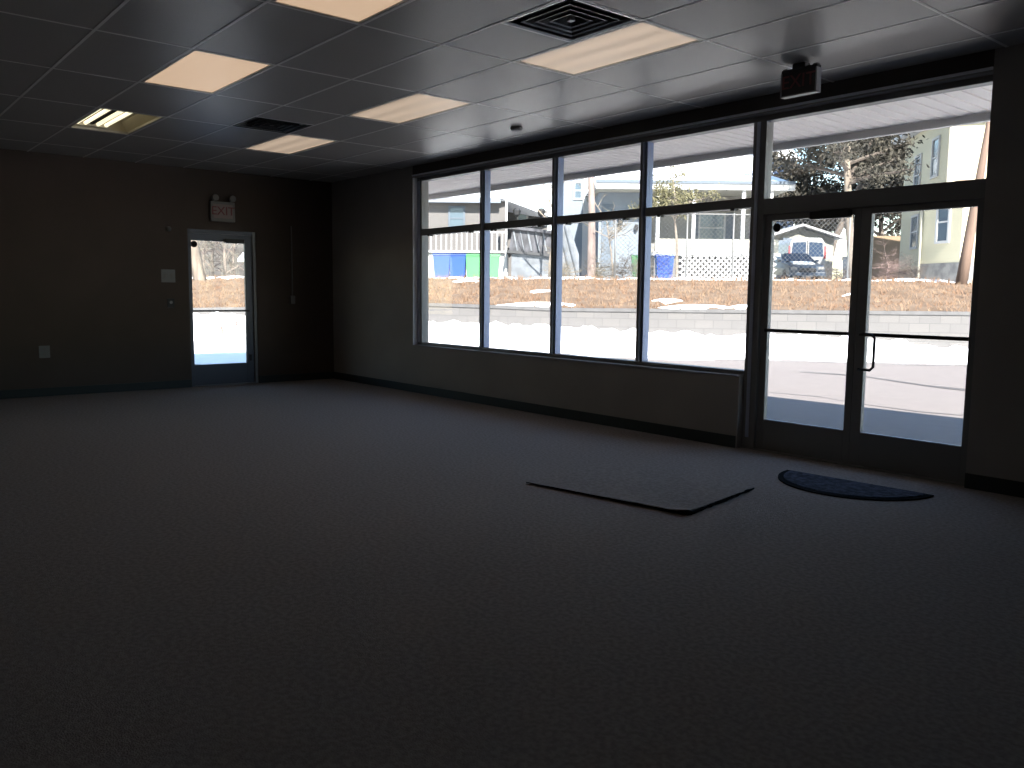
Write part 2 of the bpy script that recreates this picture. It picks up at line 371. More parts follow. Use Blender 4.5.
# ------------------------------------------------------------------ storefront window
D = .05                                             # half depth of frame members
win = empty('window_1', (0, FY, 0)); win['kind'] = 'structure'
def member(name, a, b_, par, m_='alu', lite=None):
    o = MB().box(a, b_).build(name, M[m_], par, bevel=.003); return o
mx = [-7.95, -6.69, -5.445]; hw = .035
XS = X0+.10
member('jamb_left', (X0+.014, -D, ZS+.014), (X0+.085, D+.02, ZT-.014), win, 'alu_light')
member('jamb_left', (X0+.085, -D, ZS+.014), (XS+.02, D, ZT-.014), win)
XJ = -4.17
member('head', (X0+.014, -D, ZT-.06), (XD, D, ZT-.014), win)
member('sill_bar', (X0+.014, -D, ZS+.014), (XE+.01, D, ZS+.05), win)
for x in mx:
    o = member('mullion', (x-.045, -D, ZS+.05), (x-.012, D, ZT-.06), win)
    member('glazing_stop', (x-.012, -D-.004, ZS+.05), (x+.004, D, ZT-.06), o, 'alu_light')
    member('groove', (x+.004, -D+.02, ZS+.05), (x+.014, D, ZT-.06), o, 'alu')
    member('inner_bar', (x+.014, -D+.012, ZS+.05), (x+.035, D, ZT-.06), o, 'alu_sky_tint')
o = member('mullion', (-4.235, -D, 0), (-4.11, D, ZT-.06), win)
member('glazing_stop', (-4.20, -D-.006, .1), (-4.165, -D+.002, ZT-.06), o, 'alu_light')
edges = [XS+.02]+[v for x in mx for v in (x-.045, x+.035)]+[-4.235]
for k in range(4):
    x0, x1 = edges[2*k], edges[2*k+1]
    member('transom', (x0, -D, 2.065), (x1, D, 2.145), win)
    MB().box((x0, -.003, ZS+.05), (x1, .003, 2.065)).build('pane', M['glass'], win)
    MB().box((x0, -.003, 2.145), (x1, .003, ZT-.06)).build('pane', M['glass'], win)
    for fr in (.16, .86):
        q = MB(); q.box((x0+(x1-x0)*fr-.02, -D-.03, 2.045), (x0+(x1-x0)*fr+.02, -.02, 2.066)); q.build('blind_bracket', M['dark'], win, bevel=.003)
win2 = empty('window_2', (0, FY, 0)); win2['kind'] = 'structure'
member('transom', (-4.11, -D, 1.995), (XD, D, 2.125), win2)
member('jamb', (XD-.015, -D, 0), (XD, D, ZT-.06), win2)
MB().box((-4.11, -.003, 2.125), (XD-.015, .003, ZT-.06)).build('pane', M['glass'], win2)

def stile_door(name, x0, x1, gx0, gx1, zt, gz0, gz1, handle):
    e = empty(name, (x0, FY, 0)); e['kind'] = 'structure'; d = .024; w_ = x1-x0; a, b_ = gx0-x0, gx1-x0
    MB().box((0, -d, .012), (a, d, zt)).build('stile', M['alu'], e, bevel=.003)
    MB().box((b_, -d, .012), (w_, d, zt)).build('stile', M['alu'], e, bevel=.003)
    MB().box((a, -d, .012), (b_, d, gz0)).build('bottom_rail', M['alu'], e, bevel=.003)
    MB().box((a, -d, gz1), (b_, d, zt)).build('top_rail', M['alu'], e, bevel=.003)
    MB().box((a, -.004, gz0), (b_, .004, gz1)).build('pane', M['glass'], e)
    fr = MB()
    fr.box((a, -d-.002, gz0), (b_, -d+.02, gz0+.008)); fr.build('glass_bead', M['alu_light'], e)
    MB().box((a-.01, -d-.035, 1.018), (b_+.01, -d-.012, 1.046)).build('push_bar', M['dark'], e, bevel=.004)
    if handle:
        x = a-.01; y = -d-.06; p = [(x, -d, 1.03), (x, y, 1.03), (x+.09, y, 1.03), (x+.115, y, 1.01), (x+.115, y, .79), (x+.09, y, .765), (x, y, .765), (x, -d, .765)]
        MB().tube(p, .011, 10).build('pull_handle', M['dark'], e, smooth=True)
    return e
d1 = stile_door('door_1', -4.105, -3.263, -4.04, -3.32, 1.994, .265, 1.945, False)
d2 = stile_door('door_2', -3.262, -2.372, -3.18, -2.432, 1.994, .265, 1.945, True)
MB().box((.44, -.085, 1.925), (.77, -.025, 1.985)).build('door_closer', M['dark'], d1, bevel=.006)
struct(MB().box((-4.11, FY-.07, 0), (XD, FY+.13, .012)).build('trim_5', M['alu'], bevel=.003))
q = MB(); q.lathe([(.036, 0), (.036, -.006), (.03, -.008)], (-4.0, FY-.005, 1.885), 20, 'y'); tag(q.build('round_sticker', M['black']), 'round black disc stuck high in the left corner of the double door glass', 'sticker')

# far door
fd = empty('door_3', (XF-.06, DY0, 0)); fd['kind'] = 'structure'; wD = DY1-DY0
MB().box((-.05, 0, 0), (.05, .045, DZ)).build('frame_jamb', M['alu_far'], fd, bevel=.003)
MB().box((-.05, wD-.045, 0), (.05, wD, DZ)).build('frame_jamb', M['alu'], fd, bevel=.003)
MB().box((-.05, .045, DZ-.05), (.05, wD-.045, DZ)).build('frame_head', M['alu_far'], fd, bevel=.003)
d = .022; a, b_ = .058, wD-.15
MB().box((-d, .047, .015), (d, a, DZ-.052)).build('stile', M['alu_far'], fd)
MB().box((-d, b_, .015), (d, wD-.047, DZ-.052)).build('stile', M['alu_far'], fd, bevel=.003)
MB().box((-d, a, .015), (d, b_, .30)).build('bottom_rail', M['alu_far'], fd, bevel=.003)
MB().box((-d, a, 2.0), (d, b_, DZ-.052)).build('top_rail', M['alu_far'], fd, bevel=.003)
MB().box((-.004, a, .30), (.004, b_, 2.0)).build('pane', M['glass'], fd)
MB().box((d+.01, a-.01, 1.03), (d+.035, b_+.04, 1.055)).build('push_bar', M['dark'], fd, bevel=.004)
MB().box((d, .5, 1.98), (d+.06, .78, 2.04)).build('door_closer', M['dark'], fd, bevel=.006)
MB().box((-.05, .02, 0), (.07, wD-.02, .014)).build('threshold', M['alu'], fd, bevel=.003)
MB().box((d, wD-.12, .33), (d+.03, wD-.085, .42)).build('floor_stop', M['dark'], fd, bevel=.004)
q = MB(); q.lathe([(.045, 0), (.045, .006), (.038, .008)], (XF-.055, DY0+.10, 1.95), 20, 'x'); tag(q.build('round_sticker', M['black']), 'round black disc stuck on the glass of the small far door', 'sticker')

# exit signs
ex = empty('exit_sign', (-3.385, 5.47, ZC-.002), 0, 'exit sign hanging from the ceiling above the double doors', 'exit sign', None)
MB().box((-.05, -.035, -.045), (.05, .035, 0)).build('canopy', M['dark'], ex, bevel=.005)
MB().box((-.14, -.028, -.212), (.14, .028, -.03)).build('housing', M['dark'], ex, bevel=.006)
MB().box((-.142, -.031, -.218), (.142, .031, -.208)).build('bottom_trim', M['plastic_w'], ex, bevel=.002)
MB().box((-.142, -.03, -.208), (-.13, .03, -.05)).build('side_trim', M['vent'], ex, bevel=.002); MB().box((.13, -.03, -.208), (.142, .03, -.05)).build('side_trim', M['vent'], ex, bevel=.002)
text_mb('EXIT', .13, .002, 'lettering', M['exitred'], ex, (0, -.030, -.125), (math.pi/2, 0, 0))
for s_ in (-1, 1):
    MB().box((s_*.135, -.02, -.035), (s_*.10, .02, -.02)).build('lamp_arm', M['plastic'], ex, bevel=.004)
ex2 = empty('exit_sign', (XF, 4.425, 2.265), 0, 'exit sign with two emergency lamp heads above the small far door', 'exit sign', None)
MB().box((0, -.17, 0), (.05, .17, .27)).build('housing', M['plastic'], ex2, bevel=.008)
MB().box((.05, -.135, .045), (.053, .135, .235)).build('face', M['exitface'], ex2, bevel=.002)
text_mb('EXIT', .16, .002, 'lettering', M['exitred'], ex2, (.055, 0, .14), (math.pi/2, 0, math.pi/2))
for s_ in (-1, 1):
    hd = MB(); hd.lathe([(.015, 0), (.032, .02), (.045, .07), (.045, .08), (.038, .083)], (.03, s_*.12, .315), 20, 'x'); hd.build('lamp_head', M['plastic'], ex2, smooth=True)
    MB().tube([(.03, s_*.12, .265), (.03, s_*.12, .30)], .015, 8).build('lamp_neck', M['plastic'], ex2)

# small fittings on the far wall
e = empty('light_switch', (XF, 3.68, 1.51), 0, 'double light switch plate on far wall left of the door', 'light switch')
MB().box((0, -.09, -.085), (.008, .09, .085)).build('plate', M['plastic_w'], e, bevel=.003)
for y in (-.04, .04): MB().box((.008, y-.012, -.03), (.02, y+.012, .03)).build('toggle', M['plastic'], e, bevel=.003)
e = empty('key_switch', (XF, 3.70, 1.15), 0, 'small dark wall box with pale centre below the light switch', 'switch')
MB().box((0, -.045, -.06), (.02, .045, .06)).build('plate', M['dark'], e, bevel=.004); MB().lathe([(.02, .02), (.018, .035)], (0, 0, .01), 16, 'x').build('button', M['plastic_w'], e)
e = MB(); e.lathe([(.035, 0), (.035, .02), (.025, .035)], (XF, 3.70, 2.13), 20, 'x'); tag(e.build('wall_sensor', M['plastic'], smooth=True), 'small round sensor on the far wall above the light switch', 'sensor')
e = empty('wall_outlet', (XF, 2.17, .55), 0, 'pale wall outlet low on the far wall left of the door', 'outlet')
MB().box((0, -.06, -.075), (.008, .06, .075)).build('plate', M['plastic_w'], e, bevel=.003)
for z in (-.03, .03): MB().box((.008, -.018, z-.014), (.012, .018, z+.014)).build('socket', M['plastic'], e, bevel=.002)
e = empty('conduit', (XF, 5.44, 1.15), 0, 'thin vertical conduit with a small box right of the far door', 'conduit')
MB().tube([(.014, 0, .1), (.014, 0, 1.12)], .010, 8).build('pipe', M['plastic'], e, smooth=True); MB().box((0, -.035, -.01), (.035, .035, .11)).build('junction_box', M['plastic'], e, bevel=.004)

# mats
e = empty('floor_mat', (-2.90, 5.63, 0), math.radians(3), 'half-round dark ribbed doormat in front of the double doors', 'doormat')
arc = [(.53*math.cos(a), .53*math.sin(a)) for a in [math.pi+math.pi*k/28 for k in range(29)]]
MB().prism(arc, .001, .010).build('rubber_edge', M['mat_edge'], e)
arc2 = [(.485*math.cos(a), -.02+.465*math.sin(a)) for a in [math.pi+math.pi*k/28 for k in range(29)]]
MB().prism(arc2, .009, .016).build('pile', M['mat_blue'], e)
# rectangular carpet mat with lifted near edges
c4 = [Vector((-4.30, 3.74, 0)), Vector((-3.07, 3.95, 0)), Vector((-3.22, 4.86, 0)), Vector((-4.45, 4.65, 0))]
vs = []; fs = []; n1, n2 = 24, 18
for j in range(n2+1):
    for i in range(n1+1):
        s_, t_ = i/n1, j/n2
        p = (c4[0]*(1-s_)+c4[1]*s_)*(1-t_)+(c4[3]*(1-s_)+c4[2]*s_)*t_
        z = .006+.012*max(0, 1-t_/.08)*(.4+s_*.6)+.016*max(0, 1-(1-s_)/.08)*(1-t_*.55)+random.uniform(0, .002)
        vs.append((p.x, p.y, z))
for j in range(n2):
    for i in range(n1):
        a = j*(n1+1)+i; fs.append((a, a+1, a+n1+2, a+n1+1))
mt = MB(); mt.add(vs, fs); o = mt.build('carpet_mat', M['carpet']); tag(o, 'flat rectangular carpet mat with dark lifted edges on the open floor', 'mat')
sl = o.modifiers.new('thick', 'SOLIDIFY'); sl.thickness = .005; sl.offset = -1
ed = MB(); N_ = 22
def rim(P, Q, r0, r1):
    pts = []; rr = []
    for k in range(N_+1):
        p = P.lerp(Q, k/N_); pts.append((p.x+random.uniform(-.004, .004), p.y+random.uniform(-.004, .004), .012)); rr.append((r0+(r1-r0)*k/N_)*random.uniform(.7, 1.25))
    ed.tube(pts, rr, 6)
rim(c4[0], c4[1], .003, .008); rim(c4[1], c4[2], .011, .008)
ed.build('edge_shade', M['mat_edge'], o)  # near-black rim paints the shade along the two lifted near edges

# ------------------------------------------------------------------ outside: canopy soffit
SZ = 2.80
sf = MB(); x = XF-2.0; XEc = XR+.6; p_ = .128
while x < XEc-.01:
    x1 = min(x+p_, XEc)
    sf.box((x, WY+.25, SZ), (x1-.022, OV-.06, SZ+.02)); sf.box((x1-.022, WY+.25, SZ+.014), (x1, OV-.06, SZ+.022)); x = x1
struct(sf.build('soffit', M['soffit']))
struct(MB().box((XF-2.2, OV-.06, SZ-.062), (XEc, OV, ZC+.6)).build('fascia', M['fascia'], bevel=.006))
struct(MB().box((XF-2.2, YB-.6, SZ-.05), (XF-2.14, OV, ZC+.6)).build('fascia_side', M['fascia']))

CY, SY = math.cos(YAW), math.sin(YAW)
def ud(u, d, z=0): return Vector((u*CY-d*SY, u*SY+d*CY, z))
def at(px, py, d):                                  # pixel and distance ahead -> (u, z)
    r = _f+_R*((px-512)/FPX)+_U*((384-py)/FPX)
    h = r.x*-SY+r.y*CY; k = d/h; p = r*k
    return p.x*CY+p.y*SY, EYE+p.z
def uz(px, d): return at(px, 300, d)[0]

# ground
GZ = -.03
g = MB(); g.box((-60, -20, GZ-.1), (40, 60, GZ)); struct(g.build('ground_lot', M['asphalt']))
struct(MB().box((XF-.4, WY+.25, GZ), (XR+.6, 7.45, GZ+.012)).build('path_walk', M['conc']))
path = [(1240, 17.0, 1.04), (1100, 17.6, 1.04), (973, 18.3, 1.04), (860, 18.8, 1.03), (750, 19.3, 1.02), (650, 19.8, 1.01), (560, 20.4, 1.0), (500, 20.9, 1.04), (430, 21.6, 1.07), (320, 22.6, .95), (180, 23.6, .84), (60, 25, .82), (-120, 27, .8)]
P3 = [(uz(px, d), d, z) for px, d, z in path]
def along(n):                                       # resample wall path left to right
    pts = P3[::-1]; L = [0]
    for a, b_ in zip(pts, pts[1:]): L.append(L[-1]+math.hypot(b_[0]-a[0], b_[1]-a[1]))
    out = []
    for k in range(n+1):
        s_ = L[-1]*k/n; i = 0
        while i < len(L)-2 and L[i+1] < s_: i += 1
        t_ = (s_-L[i])/(L[i+1]-L[i]); out.append(tuple(pts[i][c]*(1-t_)+pts[i+1][c]*t_ for c in range(3))+(s_,))
    return out
A = along(160)
wb = MB(); cp = MB()
for a, b_ in zip(P3[::-1], P3[::-1][1:]):
    pass
# the retaining wall faces are built segment by segment so the block pattern follows them
rw = empty('retaining_wall', ud(P3[6][0], P3[6][1], GZ), YAW, 'long grey concrete block retaining wall between lot and grass slope', 'retaining wall')
o0 = P3[6]
pts = P3[::-1]
for k, (a, b_) in enumerate(zip(pts, pts[1:])):
    L = math.hypot(b_[0]-a[0], b_[1]-a[1]); an = math.atan2(b_[1]-a[1], b_[0]-a[0])
    q = MB(); q.extr([(0, 0, 0), (L+.005, 0, 0), (L+.005, 0, b_[2]-GZ-.08), (0, 0, a[2]-GZ-.08)], (0, .3, 0))
    q.build('block_face', M['blockw'], rw, loc=(a[0]-o0[0], a[1]-o0[1], 0), rz=an)
    q = MB(); q.extr([(0, -.03, a[2]-GZ-.08), (L+.005, -.03, b_[2]-GZ-.08), (L+.005, -.03, b_[2]-GZ), (0, -.03, a[2]-GZ)], (0, .34, 0))
    q.build('cap_block', M['cap'], rw, bevel=.01, loc=(a[0]-o0[0], a[1]-o0[1], 0), rz=an)
# grass slope and upper ground
def crest(u, d, z):
    px = 512+FPX*u/d
    dd = d+7.5; row = 278+max(0, min(1, (px-430)/440))*2.5+max(0, (px-900))*.035
    return dd, at(px, row, dd)[1]
def bank_z(u, d, a):                                 # height on the bank behind wall point a
    dd, zz = crest(*a[:3]); t_ = min(1, max(0, (d-a[1]-.3)/(dd-a[1]-.3)))
    s_ = t_*t_*(3-2*t_)*.4+t_*.6
    return a[2]+(zz-a[2])*s_
vs = []; fs = []; nt = 16
for a in A:
    dd, zz = crest(*a[:3]); sc = dd/a[1]
    for j in range(nt+1):
        t_ = j/nt; d_ = a[1]+.3+(dd-a[1]-.3)*t_; u_ = a[0]*(1+(sc-1)*t_)
        z = bank_z(u_, d_, a)+(random.uniform(-.05, .05) if 0 < j < nt else -.03)
        p = ud(u_, d_, z); vs.append(p)
for i in range(len(A)-1):
    for j in range(nt):
        a = i*(nt+1)+j; fs.append((a, a+1, a+nt+2, a+nt+1))
gm = MB(); gm.add(vs, fs); tag(gm.build('grass_slope', M['grass'], smooth=True), 'slope of dry orange-brown grass above the block wall', 'grass', kind='stuff')
gb = MB()
for _ in range(15000):
    i = random.random()**.9*(len(A)-2)
    a = A[int(i)]; dd, zz = crest(*a[:3]); t_ = random.random()**.9
    d_ = a[1]+.35+(dd-a[1]-.35)*t_; u_ = a[0]*(1+(dd/a[1]-1)*t_)+random.uniform(-.2, .2)
    if not -12 < u_ < 20: continue
    z = bank_z(u_, d_, a)-.03; h = random.uniform(.05, .17)*(1.35 if t_ > .85 else 1); p = ud(u_, d_, z)
    for _b in range(2):
        q = Vector((random.uniform(-.08, .08), random.uniform(-.08, .08), h)); w_ = Vector((CY, SY, 0))*random.uniform(.006, .014)
        gb.add([p-w_, p+w_, p+q], [(0, 1, 2)])
tag(gb.build('grass_blades', M['blade']), 'loose tufts of dry tan grass blades on the slope', 'grass', kind='stuff')
# upper ground, rising gently away
vs = []; fs = []
for a in A:
    dd, zz = crest(*a[:3])
    for j, ddd in enumerate((0, .5, 1.5, 5, 12, 30, 70)):
        d_ = dd+ddd; u_ = a[0]*d_/a[1]
        vs.append(ud(u_, d_, zz-.02+(.05+random.uniform(-.03, .05) if j == 1 else 0)+.0165*ddd+(random.uniform(-.02, .03) if 1 < j < 4 else 0)))
for i in range(len(A)-1):
    for j in range(6):
        a = i*7+j; fs.append((a, a+1, a+8, a+7))
gm = MB(); gm.add(vs, fs); struct(gm.build('ground_snow_upper', M['snow'], smooth=True))
def gz_up(u, d):
    px = 512+FPX*u/d; best = min(A, key=lambda a: abs(512+FPX*a[0]/a[1]-px)); dd, zz = crest(*best[:3])
    return zz-.02+.0165*(d-dd)

# ploughed snow bank in front of the wall
def snow_top(px):
    P = [(-200, .7), (180, .72), (430, .62), (560, .57), (640, .50), (700, .46), (735, .40), (752, .52), (775, .50), (790, .40), (803, .52), (840, .42), (850, .50), (870, .42), (905, .36), (930, .28), (973, .25), (1200, .3)]
    for (a, za), (b_, zb) in zip(P, P[1:]):
        if a <= px <= b_: return za+(zb-za)*(px-a)/(b_-a)
    return .4
vs = []; fs = []; B = along(420); npf = 10
for k, a in enumerate(B):
    px = 512+FPX*a[0]/a[1]; zt = snow_top(px)+.05*math.sin(k*.7)*math.sin(k*.23)+random.uniform(-.02, .02)
    wd = 1.05+.1*math.sin(k*.11)+random.uniform(-.04, .04)
    for j in range(npf+1):
        t_ = j/npf; prof = math.sin(min(1, t_*1.15)*math.pi/2)**.8
        d_ = a[1]-.01-wd*(1-t_); z = GZ-.01+(zt-GZ)*prof+(random.uniform(-.03, .03) if 0 < j < npf else 0)
        vs.append(ud(a[0]*d_/a[1], d_, z))
for i in range(len(B)-1):
    for j in range(npf):
        a = i*(npf+1)+j; fs.append((a, a+1, a+npf+2, a+npf+1))
sb = MB(); sb.add(vs, fs); tag(sb.build('snow_bank', M['snow'], smooth=True), 'ploughed white snow bank along the foot of the block wall', 'snow', kind='stuff')
# snow lying on lot left part and tyre tracks
def blob(name, pts3, m_, h, label, cat, group=None):
    c = sum((Vector(p) for p in pts3), Vector())/len(pts3); n = len(pts3); vs = [Vector(p) for p in pts3]+[Vector(p)*.55+c*.45+Vector((0, 0, h*.8)) for p in pts3]+[c+Vector((0, 0, h))]
    fs = [(i, (i+1) % n, n+(i+1) % n, n+i) for i in range(n)]+[(n+i, n+(i+1) % n, 2*n) for i in range(n)]
    q = MB(); q.add(vs, fs); return tag(q.build(name, m_, smooth=True), label, cat, group)
fl = []
for k in range(75):
    px = -60+k*12.5; dn = 15.6+.35*math.sin(k*.5)+(2.3 if px > 560 else 2.3*max(0, (px-380)/180)); fl.append((px, dn))
vs = []; fs = []
for k, (px, dn) in enumerate(fl):
    df = 24 if px < 420 else 19.4-(px-420)*.0055; df = max(df, dn+.3)
    vs += [ud(uz(px, dn), dn, GZ+.004), ud(uz(px, df), df, GZ+.03)]
for k in range(len(fl)-1):
    if not 262 < fl[k][0] < 405: fs.append((2*k, 2*k+2, 2*k+3, 2*k+1))
q = MB(); q.add(vs, fs); tag(q.build('snow_cover', M['snow']), 'flat white snow lying on the far left of the lot', 'snow', kind='stuff')
q = MB(); q.prism([(-3.2, 9.6), (3, 9.6), (16, 9.6), (16, 30), (-1, 24), (-5.6, 16.5), (-4.6, 13.0)], GZ+.002, GZ+.05)  # out-of-view snow added to throw light onto the soffit and ceiling
tag(q.build('snow_cover', M['snow']), 'unseen flat snow added right of the doors to bounce light inside', 'snow', kind='stuff')
def track(pts, w_, label):
    vs = []; fs = []
    for k, (px, py) in enumerate(pts):
        rr = _f+_R*((px-512)/FPX)+_U*((384-py)/FPX); kk = (GZ-EYE)/rr.z; p = Vector((0, 0, EYE))+rr*kk
        n_ = Vector((-SY, CY, 0))*w_*random.uniform(.6, 1.3)*(.25+1.0*k/(len(pts)-1) if w_ > .2 else .35 if k in (0, len(pts)-1) else 1)
        vs += [p-n_+Vector((0, 0, .005)), p+n_+Vector((0, 0, .005))]
        if k: fs.append((2*k-2, 2*k, 2*k+1, 2*k-1))
    q = MB(); q.add(vs, fs); tag(q.build('tyre_track', M['wet']), label, 'tyre track', kind='stuff')
track([(560, 355), (640, 358), (700, 359), (767, 361), (860, 363), (910, 365), (966, 366)], .10, 'thin dark wet line along the snow bank foot')
track([(800, 372), (860, 376), (900, 382), (935, 387), (985, 392)], .30, 'dark wet tyre mark curving across the lot')
track([(764, 392), (820, 397), (860, 404), (920, 412), (980, 417)], .035, 'thin dark tyre mark nearest the shaded strip')
for px, f_, s1, s2, lab in ((548, .45, .45, .12, 'small snow patch halfway up the grass slope'), (541, .06, 1.1, .14, 'long snow patch on the wall top below the weathered shed'), (470, .78, .5, .1, 'thin snow streak high on the slope below the bins'),
        (668, .22, .5, .12, 'snow patch low on the slope below the lone blue bin'), (692, .04, .9, .1, 'flat snow streak on the wall top in the fourth pane'), (848, .42, .3, .1, 'tiny snow patch beside the double door meeting stiles'), (742, .05, .5, .1, 'snow streak on the wall top at the left edge of the doors')):
    a = min(A, key=lambda a: abs(512+FPX*a[0]/a[1]-px)); dd, zz = crest(*a[:3]); d_ = a[1]+.3+(dd-a[1]-.3)*f_; u_ = a[0]*d_/a[1]
    z = bank_z(u_, d_, a)
    blob('snow_patch', [ud(u_+s1*math.cos(t)*random.uniform(.7, 1.2), d_+s2*1.6*math.sin(t), z-.0+.06*math.sin(t)) for t in [k*math.pi/5 for k in range(10)]], M['snow'], .07, lab, 'snow patch')

# ------------------------------------------------------------------ outside: things
def ext(name, u, d, z, label, cat, group=None, rz=0): return empty(name, ud(u, d, z), YAW+rz, label, cat, group)

def bin_(u, d, m_, label):
    z = gz_up(u, d); e = ext('wheelie_bin', u, d, z, label, 'bin', 'wheeled refuse bins on the snow', random.uniform(-.08, .08))
    b0, b1, h = .31, .375, 1.02
    q = MB(); q.add([(-b0, -.28, .05), (b0, -.28, .05), (b0, .28, .05), (-b0, .28, .05), (-b1, -.37, h), (b1, -.37, h), (b1, .33, h), (-b1, .33, h)], [(3, 2, 1, 0), (4, 5, 6, 7), (0, 1, 5, 4), (1, 2, 6, 5), (2, 3, 7, 6), (3, 0, 4, 7)])
    q.build('tub', m_, e, bevel=.03)
    q = MB(); q.extr([(-b1-.02, -.41, h), (-b1-.02, .36, h), (-b1-.02, .36, h+.06), (-b1-.02, -.1, h+.10), (-b1-.02, -.41, h+.04)], (2*b1+.04, 0, 0)); q.build('lid', m_, e, bevel=.015)
    for s_ in (-1, 1):
        q = MB(); q.lathe([(.11, -.03), (.12, 0), (.11, .03)], (s_*.30, .3, .12), 16, 'x'); q.build('wheel', M['tyre'], e)
    MB().tube([(-.25, .37, h-.02), (-.25, .43, h), (.25, .43, h), (.25, .37, h-.02)], .015, 6).build('handle', m_, e)
    return e
DB = 37.5
bin_(uz(442, DB), DB, M['binblue'], 'blue bin at the far left end of the row of bins')
bin_(uz(458, DB), DB, M['binblue'], 'blue bin standing next to the green bins')
bin_(uz(474.5, DB), DB, M['bingreen'], 'green bin beside the blue bin')
bin_(uz(491, DB), DB, M['bingreen'], 'green bin at the right end of the row, by the weathered shed')
bin_(uz(639, DB), DB, M['bingreen'], 'green bin standing alone by the shrubs')
bin_(uz(663, 36.5), 36.5, M['binblue'], 'blue bin standing alone beside the white lattice')

def win_(par, x0, x1, z0, z1, y, m_fr='white', mull=True, nx=(0, -1)):
    """window in a wall lying in local x, facing -y"""
    f = MB(); t = .09
    f.box((x0-t, y-.06, z0-t), (x1+t, y+.02, z0)); f.box((x0-t, y-.06, z1), (x1+t, y+.02, z1+t)); f.box((x0-t, y-.06, z0), (x0, y+.02, z1)); f.box((x1, y-.06, z0), (x1+t, y+.02, z1))
    if mull: f.box((x0, y-.05, (z0+z1)/2-.03), (x1, y+.01, (z0+z1)/2+.03))
    o = f.build('window', M[m_fr], par); MB().box((x0, y-.02, z0), (x1, y+.0, z1)).build('pane', M['pane'], o)
    return o

# left grey house with porch
DH = 42.0
zb = gz_up(uz(470, DH), DH)
def hx(px, d, u0): return uz(px, d)-u0
def hz(px, py, d, z0): return at(px, py, d)[1]-z0
u0 = uz(470, DH)
h = ext('house', u0, DH, zb, 'grey house with a railed porch behind the row of bins', 'house')
X = lambda px: hx(px, DH, u0); Z = lambda py, px=480: hz(px, py, DH, zb)
MB().box((X(400), 0, 0), (X(506), 6, Z(200))).build('wall', M['greige'], h)
MB().box((X(506), 2.2, 0), (X(548), 6, Z(205))).build('wall', M['greige'], h)
win_(h, X(450), X(463), Z(229), Z(208), 0, 'shutter')
win_(h, X(518), X(526), Z(229), Z(210), 2.2, 'white')
MB().box((X(395), -.6, Z(204)), (X(500), -.45, Z(199))).build('gutter', M['bluesid'], h)
q = MB()
x0, x1, xr = X(395), X(552), X(512); ze, zr = Z(199), Z(180)
q.add([(x0, -.6, ze), (X(500), -.6, ze), (x1, 1.6, ze-.7), (x1, 6.4, ze-.7), (x0, 6.4, ze), (x0, 2.8, zr), (X(498), 2.8, zr)], [(0, 1, 6, 5), (1, 2, 6), (2, 3, 6), (3, 4, 5, 6), (0, 5, 4), (0, 4, 3, 2, 1)])
q.build('roof', M['snow'], h)
MB().box((X(425), -2.2, Z(255)), (X(508), 0, Z(253))).build('porch_floor', M['white'], h)
rl = empty('railing'); rl.parent = h
MB().box((X(430), -2.2, Z(236)), (X(506), -2.12, Z(234.6))).build('top_rail', M['white'], rl)
bl = MB(); x = X(430)
while x < X(506): bl.box((x, -2.18, Z(253)), (x+.05, -2.14, Z(235.5))); x += .24
bl.build('balusters', M['white'], rl)
for px in (431, 506): MB().box((X(px)-.05, -2.22, 0), (X(px)+.05, -2.08, Z(204))).build('post', M['white'], h)
for px in (516, 540):
    hb = MB(); hb.tube([(X(px), -.3, Z(208)), (X(px), -.3, Z(213))], .02, 6); hb.lathe([(.05, 0), (.16, .1), (.2, .3), (.12, .42)], (X(px), -.3, Z(217)), 12); hb.build('hanging_basket', M['dark'], h)
MB().box((X(396), -2.0, 0), (X(508), -.1, Z(256))).build('skirting', M['white'], h)
# weathered shed right of bins
DS = 39.0; us = uz(530, DS); zs = gz_up(us, DS)
h = ext('shed', us, DS, zs, 'low weathered grey plank shed right of the green bins', 'shed')
X = lambda px: hx(px, DS, us); Z = lambda py, px=530: hz(px, py, DS, zs)
q = MB(); q.extr([(X(508), 0, Z(253)), (X(554), 0, Z(256)), (X(551), 0, Z(233)), (X(512), 0, Z(228))], (0, 2, 0)); q.build('plank_wall', M['weather'], h)
q = MB(); q.extr([(X(506), -.15, Z(253)), (X(556), -.15, Z(257)), (X(556), -.15, Z(254.5)), (X(506), -.15, Z(250.5))], (0, 2.4, 0)); q.build('ledge', M['dark'], h)
MB().box((X(511), .05, 0), (X(552), 2, Z(254))).build('base_wall', M['tarp'], h)
q = MB(); q.extr([(X(509), -.2, Z(229)), (X(509), -.2, Z(226)), (X(553), -.2, Z(231)), (X(553), -.2, Z(234))], (0, 2.4, 0)); q.build('roof_edge', M['weather'], h)
for px, pw in ((516, 3), (523, 2), (530, 3.5), (538, 2.2), (545, 3)):
    q = MB(); q.extr([(X(px), -.03, Z(251)), (X(px+pw*.5), -.03, Z(251)), (X(px-4+pw*.5), -.03, Z(231)), (X(px-4), -.03, Z(231))], (0, .03, 0)); q.build('light_streak', M['tarp'], h)  # slanting strips imitate light between branch shadows on the plank wall
